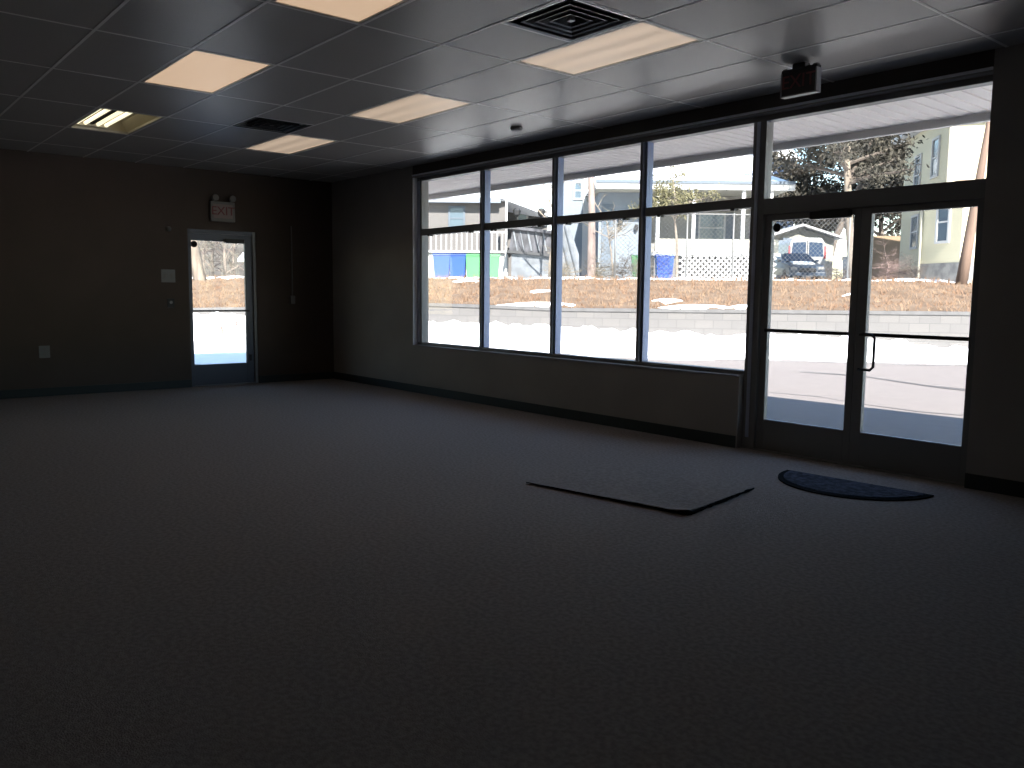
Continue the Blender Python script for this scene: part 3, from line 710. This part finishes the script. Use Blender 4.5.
# pale blue house in third pane
DP = 44.0; up = uz(572, DP); zp = gz_up(up, DP)
h = ext('house', up, DP, zp, 'tall pale blue house with a white corner board', 'house')
X = lambda px: hx(px, DP, up); Z = lambda py, px=572: hz(px, py, DP, zp)
MB().box((X(556), 0, 0), (X(588), 6, Z(150))).build('wall', M['bluesid'], h)
MB().box((X(581), -.08, 0), (X(587.5), 0, Z(150))).build('corner_board', M['white'], h)
MB().box((X(560), -.08, Z(176)), (X(571), 0, Z(150))).build('corner_board', M['cream'], h)
win_(h, X(573), X(579), Z(198), Z(183), 0, 'white')
q = MB(); q.extr([(X(550), -.5, Z(150)), (X(592), -.5, Z(150)), (X(571), -.5, Z(132))], (0, 7, 0)); q.build('roof', M['snow'], h)
# lean-to cover
DT = 38.5; ut = uz(570, DT); zt_ = gz_up(ut, DT)
h = ext('lean_to', ut, DT, zt_, 'grey tarp-covered lean-to between the shed and the pink trunk', 'lean-to')
X = lambda px: hx(px, DT, ut); Z = lambda py, px=570: hz(px, py, DT, zt_)
q = MB(); q.extr([(X(556), 0, 0), (X(579), 0, 0), (X(578), 0, Z(254)), (X(568), 0, Z(226)), (X(556), 0, Z(222))], (0, 2.5, 0)); q.build('tarp', M['tarp'], h)
for a, b_ in (((564, 226), (577, 275)), ((560, 232), (570, 275))):
    MB().tube([(X(a[0]), -.06, Z(a[1])), (X(b_[0]), -.06, Z(b_[1]))], .06, 6).build('pole', M['tarp'], h)

# white ranch house with porch
DR = 40.0; ur = uz(680, DR); zr_ = gz_up(ur, DR)
h = ext('house', ur, DR, zr_, 'low white ranch house with snow roof, blue shutters and lattice skirt', 'house')
X = lambda px: hx(px, DR, ur); Z = lambda py, px=680: hz(px, py, DR, zr_)
MB().box((X(597), 0, 0), (X(646), 6, Z(188))).build('wall', M['bluesid'], h)
MB().box((X(646), 1.2, 0), (X(768), 6, Z(188))).build('wall', M['palesid'], h)
q = MB(); ye = -1.7
q.add([(X(590), ye, Z(187)), (X(778), ye, Z(187)), (X(778), 7.5, Z(187)), (X(590), 7.5, Z(187)), (X(600), 3, Z(160)), (X(768), 3, Z(160))], [(0, 1, 5, 4), (1, 2, 5), (2, 3, 4, 5), (3, 0, 4), (3, 2, 1, 0)])
q.build('roof', M['snow'], h)
MB().box((X(590), ye-.12, Z(188.5)), (X(778), ye, Z(185.5))).build('gutter', M['shutter'], h)
MB().box((X(590), ye-.06, Z(194)), (X(778), ye+.12, Z(188.5))).build('fascia_board', M['white'], h)
MB().box((X(592), ye+.12, Z(193)), (X(776), 6, Z(192))).build('porch_ceiling', M['cream'], h)
win_(h, X(703), X(727), Z(239), Z(212), 1.2, 'white')
for a in (694, 729): MB().box((X(a), 1.12, Z(241)), (X(a+7), 1.2, Z(210))).build('shutter', M['shutter'], h)
d_ = MB().box((X(600), -.05, 0.6), (X(611), 0, Z(205))).build('door', M['shutter'], h)
MB().box((X(602), -.08, Z(225)), (X(609), -.05, Z(210))).build('pane', M['pane'], d_)
la = MB(); la.lathe([(.03, 0), (.1, .08), (.13, .3), (.05, .42)], (X(618), -.15, Z(229)), 8); la.build('wall_lantern', M['dark'], h)
la = MB(); la.lathe([(.03, 0), (.08, .06), (.1, .25), (.05, .32)], (X(634), -.15, Z(232)), 8); la.build('wall_lantern', M['dark'], h)
MB().box((X(646), ye+.1, Z(257)), (X(768), 1.2, Z(254))).build('porch_floor', M['white'], h)
MB().box((X(648), ye+.15, Z(254)), (X(766), ye+.25, Z(241))).build('porch_knee_wall', M['cream'], h)
for px in (650, 684, 731, 757): MB().box((X(px)-.08, ye+.1, Z(257)), (X(px)+.08, ye+.26, Z(193))).build('porch_post', M['white'], h)
lt = MB(); x0, x1 = X(672), X(764); z0, z1 = -.1, Z(257.5); st = .26; w_ = .045; hh = z1-z0; x = x0-hh
while x < x1:
    for s_ in (1, -1):
        a, b_ = (x, z0), (x+hh, z1)
        if s_ < 0: a, b_ = (x, z1), (x+hh, z0)
        t0 = max(0, (x0-x)/hh); t1 = min(1, (x1-x)/hh)
        if t1 <= t0: continue
        pa = (a[0]+(b_[0]-a[0])*t0, a[1]+(b_[1]-a[1])*t0); pb = (a[0]+(b_[0]-a[0])*t1, a[1]+(b_[1]-a[1])*t1)
        lt.extr([(pa[0]-w_, ye+(.10 if s_ > 0 else .13), pa[1]), (pa[0]+w_, ye+(.10 if s_ > 0 else .13), pa[1]), (pb[0]+w_, ye+(.10 if s_ > 0 else .13), pb[1]), (pb[0]-w_, ye+(.10 if s_ > 0 else .13), pb[1])], (0, .02, 0))
    x += st
lt.build('lattice', M['white'], h)
MB().box((X(648), ye+.3, 0), (X(764), 1.0, Z(258))).build('crawl_space', M['greige'], h)

# pale house and blue house behind
DQ = 62.0; uq = uz(745, DQ); zq = gz_up(uq, DQ)
h = ext('house', uq, DQ, zq, 'pale distant house whose snowy roof shows above the ranch house', 'house')
X = lambda px: hx(px, DQ, uq); Z = lambda py, px=745: hz(px, py, DQ, zq)
MB().box((X(728), 0, 0), (X(764), 7, Z(176))).build('wall', M['cream'], h)
q = MB(); q.extr([(X(724), -.5, Z(176)), (X(768), -.5, Z(176)), (X(760), -.5, Z(166)), (X(744), -.5, Z(160)), (X(730), -.5, Z(168))], (0, 8, 0)); q.build('roof', M['snow'], h)
win_(h, X(738), X(744), Z(190), Z(180), 0)
uq = uz(782, DQ); zq = gz_up(uq, DQ)
h = ext('house', uq, DQ, zq, 'narrow blue house half hidden by the dark pine tree', 'house')
X = lambda px: hx(px, DQ, uq); Z = lambda py, px=782: hz(px, py, DQ, zq)
MB().box((X(768), 0, 0), (X(790), 7, Z(160))).build('wall', M['bluedeep'], h)
q = MB(); q.extr([(X(765), -.4, Z(160)), (X(793), -.4, Z(160)), (X(779), -.4, Z(146))], (0, 8, 0)); q.build('roof', M['snow'], h)
win_(h, X(774), X(779), Z(190), Z(175), 0)

# garage
DG = 50.0; ug = uz(801, DG); zg = gz_up(ug, DG)
h = ext('garage', ug, DG, zg, 'small cream gabled garage behind the parked van', 'garage')
X = lambda px: hx(px, DG, ug); Z = lambda py, px=800: hz(px, py, DG, zg)
MB().extr([(X(769), 0, 0), (X(831), 0, 0), (X(831), 0, Z(238)), (X(797), 0, Z(228)), (X(769), 0, Z(237))], (0, 6, 0)).build('wall', M['cream'], h)
for a, b_ in (((764, 238), (797, 226.5)), ((797, 226.5), (837, 239))):
    MB().extr([(X(a[0]), -.5, Z(a[1])), (X(b_[0]), -.5, Z(b_[1])), (X(b_[0]), -.5, Z(b_[1]-2.2)), (X(a[0]), -.5, Z(a[1]-2.2))], (0, 7, 0)).build('roof', M['white'], h)
    MB().extr([(X(a[0]), -.56, Z(a[1]+.8)), (X(b_[0]), -.56, Z(b_[1]+.8)), (X(b_[0]), -.56, Z(b_[1])), (X(a[0]), -.56, Z(a[1]))], (0, .1, 0)).build('fascia_board', M['weather'], h)
MB().box((X(772), -.05, 0), (X(787), 0, Z(246))).build('garage_door', M['white'], h)
MB().box((X(778), -.5, Z(244)), (X(784), -.0, Z(238.5))).build('wall_lamp', M['shutter'], h)

# van, rear towards us
def wheels(e, xs, ys, r, w_):
    for x in xs:
        for y in ys:
            q = MB(); q.lathe([(r*.6, -w_), (r, -w_*.8), (r, w_*.8), (r*.6, w_)], (x, y, r), 20, 'x'); q.build('wheel', M['tyre'], e)
DV = 45.0; uv = uz(805, DV); zv = gz_up(uv, DV)
e = ext('van', uv, DV, zv+.0, 'white van seen from the rear with two dark rear windows', 'van')
q = MB(); q.extr([(-1.0, 0, .35), (1.0, 0, .35), (1.02, 0, 1.2), (.93, 0, 2.1), (.75, 0, 2.35), (-.75, 0, 2.35), (-.93, 0, 2.1), (-1.02, 0, 1.2)], (0, 4.8, 0)); q.build('body', M['vanwhite'], e, bevel=.08)
for s_ in (-1, 1):
    q = MB(); q.extr([(s_*.08, -.02, 1.35), (s_*.86, -.02, 1.35), (s_*.78, -.02, 2.08), (s_*.08, -.02, 2.12)], (0, .04, 0)); q.build('rear_window', M['carglass'], e)
    MB().box((s_*.9, -.04, 1.25), (s_*.99, .05, 1.9)).build('tail_light', M['red'], e, bevel=.01)
MB().box((-.02, -.03, .5), (.02, .0, 2.2)).build('door_seam', M['dark'], e)
MB().box((-1.0, -.15, .35), (1.0, .05, .55)).build('bumper', M['dark'], e, bevel=.03)
wheels(e, (-.85, .85), (.9, 3.9), .35, .12)
# dark car with snow on its bonnet, front towards us
DC = 40.5; uc = uz(806, DC); zc_ = gz_up(uc, DC)
e = ext('car', uc, DC, zc_, 'dark blue car dusted with snow parked in front of the van', 'car')
prof = [(0, .3), (-.02, .62), (.15, .8), (1.15, .98), (1.85, 1.42), (3.2, 1.46), (4.0, 1.05), (4.2, .9), (4.2, .3)]
vs = []; n = len(prof)
for sx, k in ((-1, 0), (1, 0)):
    for (y, z) in prof: vs.append((sx*(.86 if z < 1.1 else .64), y, z))
q = MB(); q.add(vs, [tuple(range(n)), tuple(range(2*n-1, n-1, -1))]+[(i, (i+1) % n, n+(i+1) % n, n+i) for i in range(n)]); q.build('body', M['carblue'], e, bevel=.05)
MB().add([(-.72, 1.2, 1.02), (.72, 1.2, 1.02), (.58, 1.83, 1.425), (-.58, 1.83, 1.425)], [(0, 1, 2, 3)]).extr([(-.72, 1.19, 1.03), (.72, 1.19, 1.03), (.58, 1.82, 1.435), (-.58, 1.82, 1.435)], (0, -.01, .01)).build('windscreen', M['carglass'], e)
q = MB(); q.extr([(-.6, .25, .83), (.45, .25, .84), (.5, 1.0, .97), (-.55, 1.0, .97)], (0, -.02, .05)); q.build('snow_dusting', M['snow'], e, bevel=.02)
for s_ in (-1, 1): MB().box((s_*.5, -.04, .58), (s_*.8, .1, .72)).build('headlamp', M['chrome'], e, bevel=.02)
MB().box((-.4, -.05, .48), (.4, .02, .66)).build('grille', M['black'], e, bevel=.01)
MB().box((-.86, -.1, .28), (.86, .05, .46)).build('bumper', M['carblue'], e, bevel=.03)
for s_ in (-1, 1): MB().box((s_*.86, 1.3, .98), (s_*1.0, 1.45, 1.12)).build('wing_mirror', M['carblue'], e, bevel=.02)
wheels(e, (-.78, .78), (.75, 3.4), .31, .1)
bin_(uz(851, 37), 37, M['bluesid'], 'light blue barrel-like bin beside the tall trunk')

# yellow house
zy = gz_up(17, 34)
e = ext('house', 17.8, 35, zy, 'tall pale yellow house with porch extension on the far right', 'house')
ztop = 8.95-zy
main = [(0, 0), (8, -1.6), (9.4, 5.4), (1.4, 7)]
q = MB(); q.prism(main, .7, ztop); q.build('wall', M['yellow'], e)
q = MB(); q.prism([(x*1.0-.02, y) for x, y in main], -.3, .7); q.build('foundation', M['stone'], e)
mo = [(-.55, -.7), (8.6, -2.5), (10, 6), (.95, 7.7)]
q = MB(); q.prism(mo, ztop, ztop+.18); q.build('eave', M['white'], e)
cx, cy = 4.7, 2.7
q = MB(); q.add([(x, y, ztop+.18) for x, y in mo]+[(cx, cy, ztop+2.6)], [(0, 1, 4), (1, 2, 4), (2, 3, 4), (3, 0, 4), (3, 2, 1, 0)]); q.build('roof', M['brownroof'], e)
# one-storey extension; left face from G to F
Fp = (uz(957, 32)-17.8, -3.0); Gp = (uz(918, 34)-17.8, -1.0)
exn = [Gp, Fp, (Fp[0]+6, Fp[1]+1.4), (Fp[0]+6, 1), (0.3, 1)]
zx = at(960, 188, 32)[1]-zy
q = MB(); q.prism(exn, .75, zx); q.build('porch_wall', M['yellow'], e)
q = MB(); q.prism([(x-.02, y-.02) for x, y in exn], -.3, .75); q.build('porch_foundation', M['stone'], e)
q = MB(); q.add([(Gp[0]-.2, Gp[1], zx), (Fp[0]-.15, Fp[1]-.3, zx), (Fp[0]+6.2, Fp[1]+1.0, zx), (Fp[0]+6.2, .0, zx+.9), (.3, .0, zx+.9)], [(0, 1, 2, 3, 4), (0, 4, 3, 2, 1)])
q = MB(); q.add([(Gp[0]-.2, Gp[1], zx), (Fp[0]-.15, Fp[1]-.3, zx), (Fp[0]+6.2, Fp[1]+1.0, zx), (Fp[0]+6.2, -.6, zx+1.0), (.4, .0, zx+.7)], [(0, 1, 2, 3, 4), (1, 0, 4), (2, 1, 4, 3)]); q.build('porch_roof', M['brownroof'], e)
# windows on oblique faces: helper holder parts
def face_window(p0, p1, t0, t1, z0, z1, frame='white'):
    p0, p1 = Vector((*p0, 0)), Vector((*p1, 0)); dv = (p1-p0); L = dv.length; an = math.atan2(dv.y, dv.x)
    f = MB(); t = .10; x0, x1 = L*t0, L*t1
    f.box((x0-t, -.07, z0-t), (x1+t, .02, z0)); f.box((x0-t, -.07, z1), (x1+t, .02, z1+t)); f.box((x0-t, -.07, z0), (x0, .02, z1)); f.box((x1, -.07, z0), (x1+t, .02, z1)); f.box((x0, -.05, (z0+z1)/2-.03), (x1, .01, (z0+z1)/2+.03))
    o = f.build('window', M[frame], e, loc=p0, rz=an); MB().box((x0, -.02, z0), (x1, 0, z1)).build('pane', M['pane'], o)
zz = lambda py, px, d: at(px, py, d)[1]-zy
face_window(Gp, Fp, .42, .68, zz(241, 939, 33), zz(203, 939, 33))
m3, m0 = (1.4, 7), (0, 0)
face_window(m3, m0, .30, .44, zz(247, 902, 39.5), zz(217, 902, 39.5))
face_window(m3, m0, .30, .42, zz(192, 905, 39), zz(155, 905, 39))
face_window(m3, m0, .68, .80, zz(176, 922, 37), zz(140, 922, 37))
face_window(m0, (8, -1.6), .235, .36, zz(172, 982, 34.5), zz(126, 982, 34.5))
face_window(Fp, (Fp[0]+6, Fp[1]+1.4), .09, .22, zz(228, 970, 32), zz(200, 970, 32), 'bluesid')
MB().tube([(Gp[0]-.06, Gp[1]-.02, .2), (Gp[0]-.06, Gp[1]-.02, zx)], .05, 8).build('downspout', M['cream'], e)
MB().tube([(-.08, -.1, zx+.3), (-.08, -.1, ztop)], .05, 8).build('downspout', M['cream'], e)

# leaning utility pole
DL = 25.0
a0 = at(961, 284, DL); a1 = at(988, 128, DL)
e = ext('utility_pole', a0[0], DL, a0[1]-.1, 'leaning brown wooden pole in front of the yellow house', 'pole')
v = Vector((a1[0]-a0[0], 0, a1[1]-a0[1]))
MB().tube([v*t for t in (0, .3, .6, 1, 1.5)], [.17, .145, .12, .085, .07], 10).build('shaft', M['pole'], e, smooth=True)
MB().tube([v*.5+Vector((.1, -.16, 0)), v*.53+Vector((.1, -.16, 0))], .04, 6).build('bracket', M['dark'], e)

# fence behind grass
DF = 27.6
def link_fence(px0, px1, posts, ztop_row, label):
    u1, u2 = uz(px0, DF), uz(px1, DF); z0 = gz_up((u1+u2)/2, DF)-.05; H = at((px0+px1)/2, ztop_row, DF)[1]-z0
    e = ext('chain_link_fence', u1, DF, z0, label, 'fence'); L = u2-u1
    for px in posts:
        x = uz(px, DF)-u1; MB().tube([(x, 0, -.3), (x, 0, H+.05)], .03, 8).build('post', M['chrome'], e, smooth=True)
    MB().tube([(0, 0, H), (L, 0, H)], .02, 6).build('top_rail', M['chrome'], e)
    q = MB(); st = .15; x = -H
    while x < L:
        for s_ in (1, -1):
            t0 = max(0, -x/H); t1 = min(1, (L-x)/H)
            if t1 > t0:
                za, zb_ = (t0*H, t1*H) if s_ > 0 else (H-t0*H, H-t1*H)
                q.tube([(x+t0*H, .012*s_, za), (x+t1*H, .012*s_, zb_)], .0055, 3, cap=False)
        x += st
    q.build('wire_mesh', M['chrome'], e)
link_fence(598, 757, (614, 685, 731), 214, 'chain-link fence in front of the ranch house')
link_fence(762, 862, (766, 846), 205, 'chain-link fence in front of the van and garage')
# lighter board fence
DO = 48; uo = uz(886, DO); zo = gz_up(uo, DO)
e = ext('board_fence', uo, DO, zo, 'orange-brown board fence left of the yellow house', 'fence')
for k in range(10): MB().box((-2+k*.42, 0, 0), (-2+k*.42+.417, .04, at(886, 236, DO)[1]-zo)).build('board', M['fenceo'], e)

# trees
def tree(u, d, z, h, r, label, seed, bark='bark', twig='twig', depth=4, spread=.55, lean=(0, 0), leaf=None, nleaf=0, lsize=.1, first=.35, ratio=.68, kids=3, droop=0, name='bare_tree', cat='tree', nchild=9, wob=.16, limb=1):
    rnd = random.Random(seed); e = ext(name, u, d, z, label, cat); tr = MB(); tw = MB(); lf = MB(); tips = []
    def grow(p, dr, L, rad, lv, mbx):
        n = 4; pts = [p]; q = p.copy(); dv = dr.copy()
        for k in range(n):
            w_ = wob if lv == 0 else .16; dv = (dv+Vector((rnd.uniform(-w_, w_), rnd.uniform(-w_, w_), rnd.uniform(-.08, .10)-droop*(lv > 0)))).normalized(); q = q+dv*L/n; pts.append(q.copy())
        mbx.tube(pts, [rad*(1-.13*k) for k in range(n+1)], 6 if lv < 2 else 3, cap=False)
        if lv >= depth-2 and leaf:
            for _ in range(nleaf):
                s_ = rnd.random(); c = pts[0].lerp(pts[-1], s_)+Vector((rnd.gauss(0, lsize*2), rnd.gauss(0, lsize*2), rnd.gauss(0, lsize*2)))
                a = Vector((rnd.uniform(-1, 1), rnd.uniform(-1, 1), rnd.uniform(-1, 1))).normalized()*lsize; b2 = a.cross(Vector((rnd.uniform(-1, 1), rnd.uniform(-1, 1), rnd.uniform(-1, 1)))).normalized()*lsize*.35
                lf.add([c-a, c+b2, c+a, c-b2], [(0, 1, 2, 3)])
        if lv >= depth: return
        for k in range(kids if lv else nchild):
            t_ = 1 if (k == 0) else (first+(1-first)*rnd.random() if lv == 0 else rnd.uniform(.3, 1)); i = min(int(t_*n), n-1); p2 = pts[i].lerp(pts[i+1], t_*n-i)
            ax = Vector((rnd.uniform(-1, 1), rnd.uniform(-1, 1), rnd.uniform(-.2, .4))).normalized()
            sp = spread if k else spread*.4
            nd = (dv*(1-sp)+ax*sp).normalized()
            grow(p2, nd, L*ratio*rnd.uniform(.7, 1.1)*(.75 if lv == 0 and k else 1), rad*(.5 if k else .62), lv+1, tw if lv >= limb else tr)
    grow(Vector((0, 0, -.15)), Vector((lean[0], lean[1], 1)).normalized(), h, r, 0, tr)
    tr.build('trunk', M[bark], e, smooth=True); tw.build('twigs', M[twig], e)
    if lf.v: lf.build('foliage', M[leaf], e)
    return e
def T(px, d, *a, **k): u = uz(px, d); return tree(u, d, gz_up(u, d), *a, **k)
T(591, 28.5, 4.9, .17, 'bare pinkish trunk rising in front of the pale blue house', 3, bark='trunkp', twig='twig_l', depth=4, nchild=8, spread=.6, first=.8, ratio=.45, wob=.03)
T(549, 36, 4.2, .08, 'slim yellowish trunk right of the weathered shed', 5, bark='bark_l', twig='twig_l', depth=3, nchild=5, ratio=.5)
T(676, 33, 3.3, .07, 'yellow-green leafy tree in front of the ranch house roof', 11, bark='bark_l', twig='twig_l', leaf='leaf', nleaf=7, lsize=.07, depth=4, spread=.7, kids=3, nchild=9, first=.75, ratio=.42)
T(853, 36, 10.5, .2, 'tall dense pine with a pale trunk behind the chain-link fence', 21, bark='bark_l', twig='twig', leaf='needle', nleaf=5, lsize=.11, depth=4, spread=.8, kids=4, nchild=24, first=.38, ratio=.3, droop=.06, limb=0, name='pine_tree')
T(822, 52, 11, .25, 'dark brownish evergreen behind the garage', 22, twig='twig', leaf='needle', nleaf=7, lsize=.18, depth=4, spread=.8, kids=4, nchild=26, first=.4, ratio=.36, droop=.06, limb=0, name='pine_tree')
T(876, 54, 10, .2, 'brownish evergreen tree just left of the yellow house', 23, twig='twig', leaf='needle', nleaf=6, lsize=.18, depth=4, spread=.75, kids=4, nchild=20, first=.3, ratio=.4, droop=.04, limb=0, name='pine_tree')
T(640, 58, 5, .12, 'pale bare tree behind the ranch house', 31, bark='bark_l', twig='twig_l', depth=4, nchild=9, spread=.65)
T(720, 70, 6, .14, 'pale bare tree far behind the ranch house roof', 32, bark='bark_l', twig='twig_l', depth=4, nchild=9, spread=.65)
for n_, (px, d_, m_, lab) in enumerate(((600, 28.6, 'twig_l', 'tan leafless shrub at the foot of the pink trunk'), (622, 28.8, 'twig', 'dark leafless shrub behind the fence post'), (635, 29.2, 'twig_l', 'pale leafless shrub in front of the green bin'),
        (835, 33, 'twig', 'dense leafless shrub at the foot of the pine'), (884, 34, 'pink', 'reddish leafless shrub left of the yellow house'), (912, 33, 'twig', 'dark small shrub against the yellow house wall'), (560, 28.5, 'twig_l', 'low pale shrub at the grass crest'))):
    T(px, d_, .62 if n_ != 4 else .8, .02, lab, 50+n_, bark=m_, twig=m_, depth=4, kids=5, nchild=20, spread=.85, first=.02, ratio=.75, name='shrub', cat='shrub')
# seen through the small far door
def TW(px, d, *a, **k):
    u = uz(px, d); return tree(u, d, gz_up(u, d)-.1, *a, **k)
T(790, 56, 9, .2, 'brown bushy evergreen beside the narrow blue house', 24, twig='twig', leaf='needle', nleaf=5, lsize=.18, depth=4, spread=.8, kids=4, nchild=22, first=.3, ratio=.3, droop=.05, limb=0, name='pine_tree')
TW(201, 30, 8, .22, 'thick pale leaning trunk seen through the small far door', 71, bark='bark_l', twig='twig_l', depth=3, nchild=4, first=.7, lean=(-.10, 0))
for n_, (px, d_) in enumerate(((214, 44), (226, 40), (236, 46), (192, 46), (246, 42), (206, 52))):
    TW(px, d_, 3.2+.3*(n_ % 3), .09, ('bare tree seen through the far door, %s' % ('nearest the pale trunk', 'in the middle of the glass', 'right of the middle of the glass', 'at the left edge of the glass', 'at the right edge of the glass', 'far back behind the pale trunk')[n_]), 80+n_, bark='bark', twig='twig_l' if n_ % 2 else 'twig', depth=5, kids=3, nchild=10, spread=.6, first=.1, ratio=.62)
DX = 55; ux = uz(249, DX); zx_ = gz_up(ux, DX)
h = ext('house', ux, DX, zx_, 'cream house with snowy roof at the right of the far door glass', 'house')
MB().box((-.25, 0, 0), (3, 5, at(249, 262, DX)[1]-zx_)).build('wall', M['cream'], h)
q = MB(); zt2 = at(249, 262, DX)[1]-zx_; q.extr([(-.5, -.5, zt2), (3.5, -.5, zt2), (3.5, 2.5, zt2+1.2), (-.5, 2.5, zt2+1.2)], (0, 0, .2)); q.build('roof', M['snow'], h)
# snow covered car and mound in far door view
dd_ = 31
for n_, (px, w_, hh, lab) in enumerate(((205, 1.3, .22, 'snow mound left of centre through the far door glass'), (236, 1.1, .26, 'snow mound right of centre through the far door glass'))):
    u_ = uz(px, dd_); z = gz_up(u_, dd_)-.15
    blob('snow_mound', [ud(u_+w_*math.cos(t)*random.uniform(.85, 1.15), dd_+.8*math.sin(t), z) for t in [k*math.pi/6 for k in range(12)]], M['snow'], hh, lab, 'snow mound')

# hillsides far behind
def hill(name, pxs, d, rows, m_, label):
    vs = []; fs = []
    for k, (px, row) in enumerate(zip(pxs, rows)):
        u, z = at(px, row, d); u0_ = uz(px, d-25)
        vs += [ud(u0_, d-25, 1.0), ud((u+u0_)/2, d-12, z*.45), ud(u, d, z), ud(u*1.1, d+20, z*.9)]
        if k: 
            for j in range(3): a = (k-1)*4+j; fs.append((a, a+4, a+5, a+1))
    q = MB(); q.add(vs, fs); return tag(q.build(name, m_, smooth=True), label, 'hill', kind='structure')
hill('hill_woods', (-150, 0, 100, 180, 260, 330, 400), 95, (190, 195, 200, 204, 210, 228, 250), M['woods'], 'wooded hillside')
hill('hill_snow', (590, 620, 660, 700, 740, 765, 790), 110, (172, 160, 150, 148, 152, 160, 180), M['snow'], 'snowy hillside')
for px, y0, y1, lab in ((209, 341, 322, 'short reddish weed stalk in the snow, left one through the far door'), (221, 342, 319, 'tall reddish weed stalk in the snow, middle one through the far door'), (236, 328, 322, 'small reddish weed stalk in the snow, right one through the far door')):
    d_ = 22.3; u_, z1 = at(px, y1, d_); z0 = at(px, y0, d_)[1]
    e = MB(); e.tube([ud(u_, d_, z0-.1), ud(u_+.03, d_, (z0+z1)/2), ud(u_, d_-.05, z1)], .022, 5)
    for k in range(5): a = ud(u_, d_, z0+(z1-z0)*(.4+.12*k)); e.tube([a, a+Vector((random.uniform(-.14, .14), random.uniform(-.14, .14), .12))], .012, 4)
    tag(e.build('weed_stalk', M['pink']), lab, 'weed')
T(612, 34, 2.6, .05, 'thin pale tree whose twigs cross the ranch house eave', 12, bark='bark_l', twig='twig_l', depth=4, spread=.7, kids=3, nchild=10, first=.6, ratio=.5)
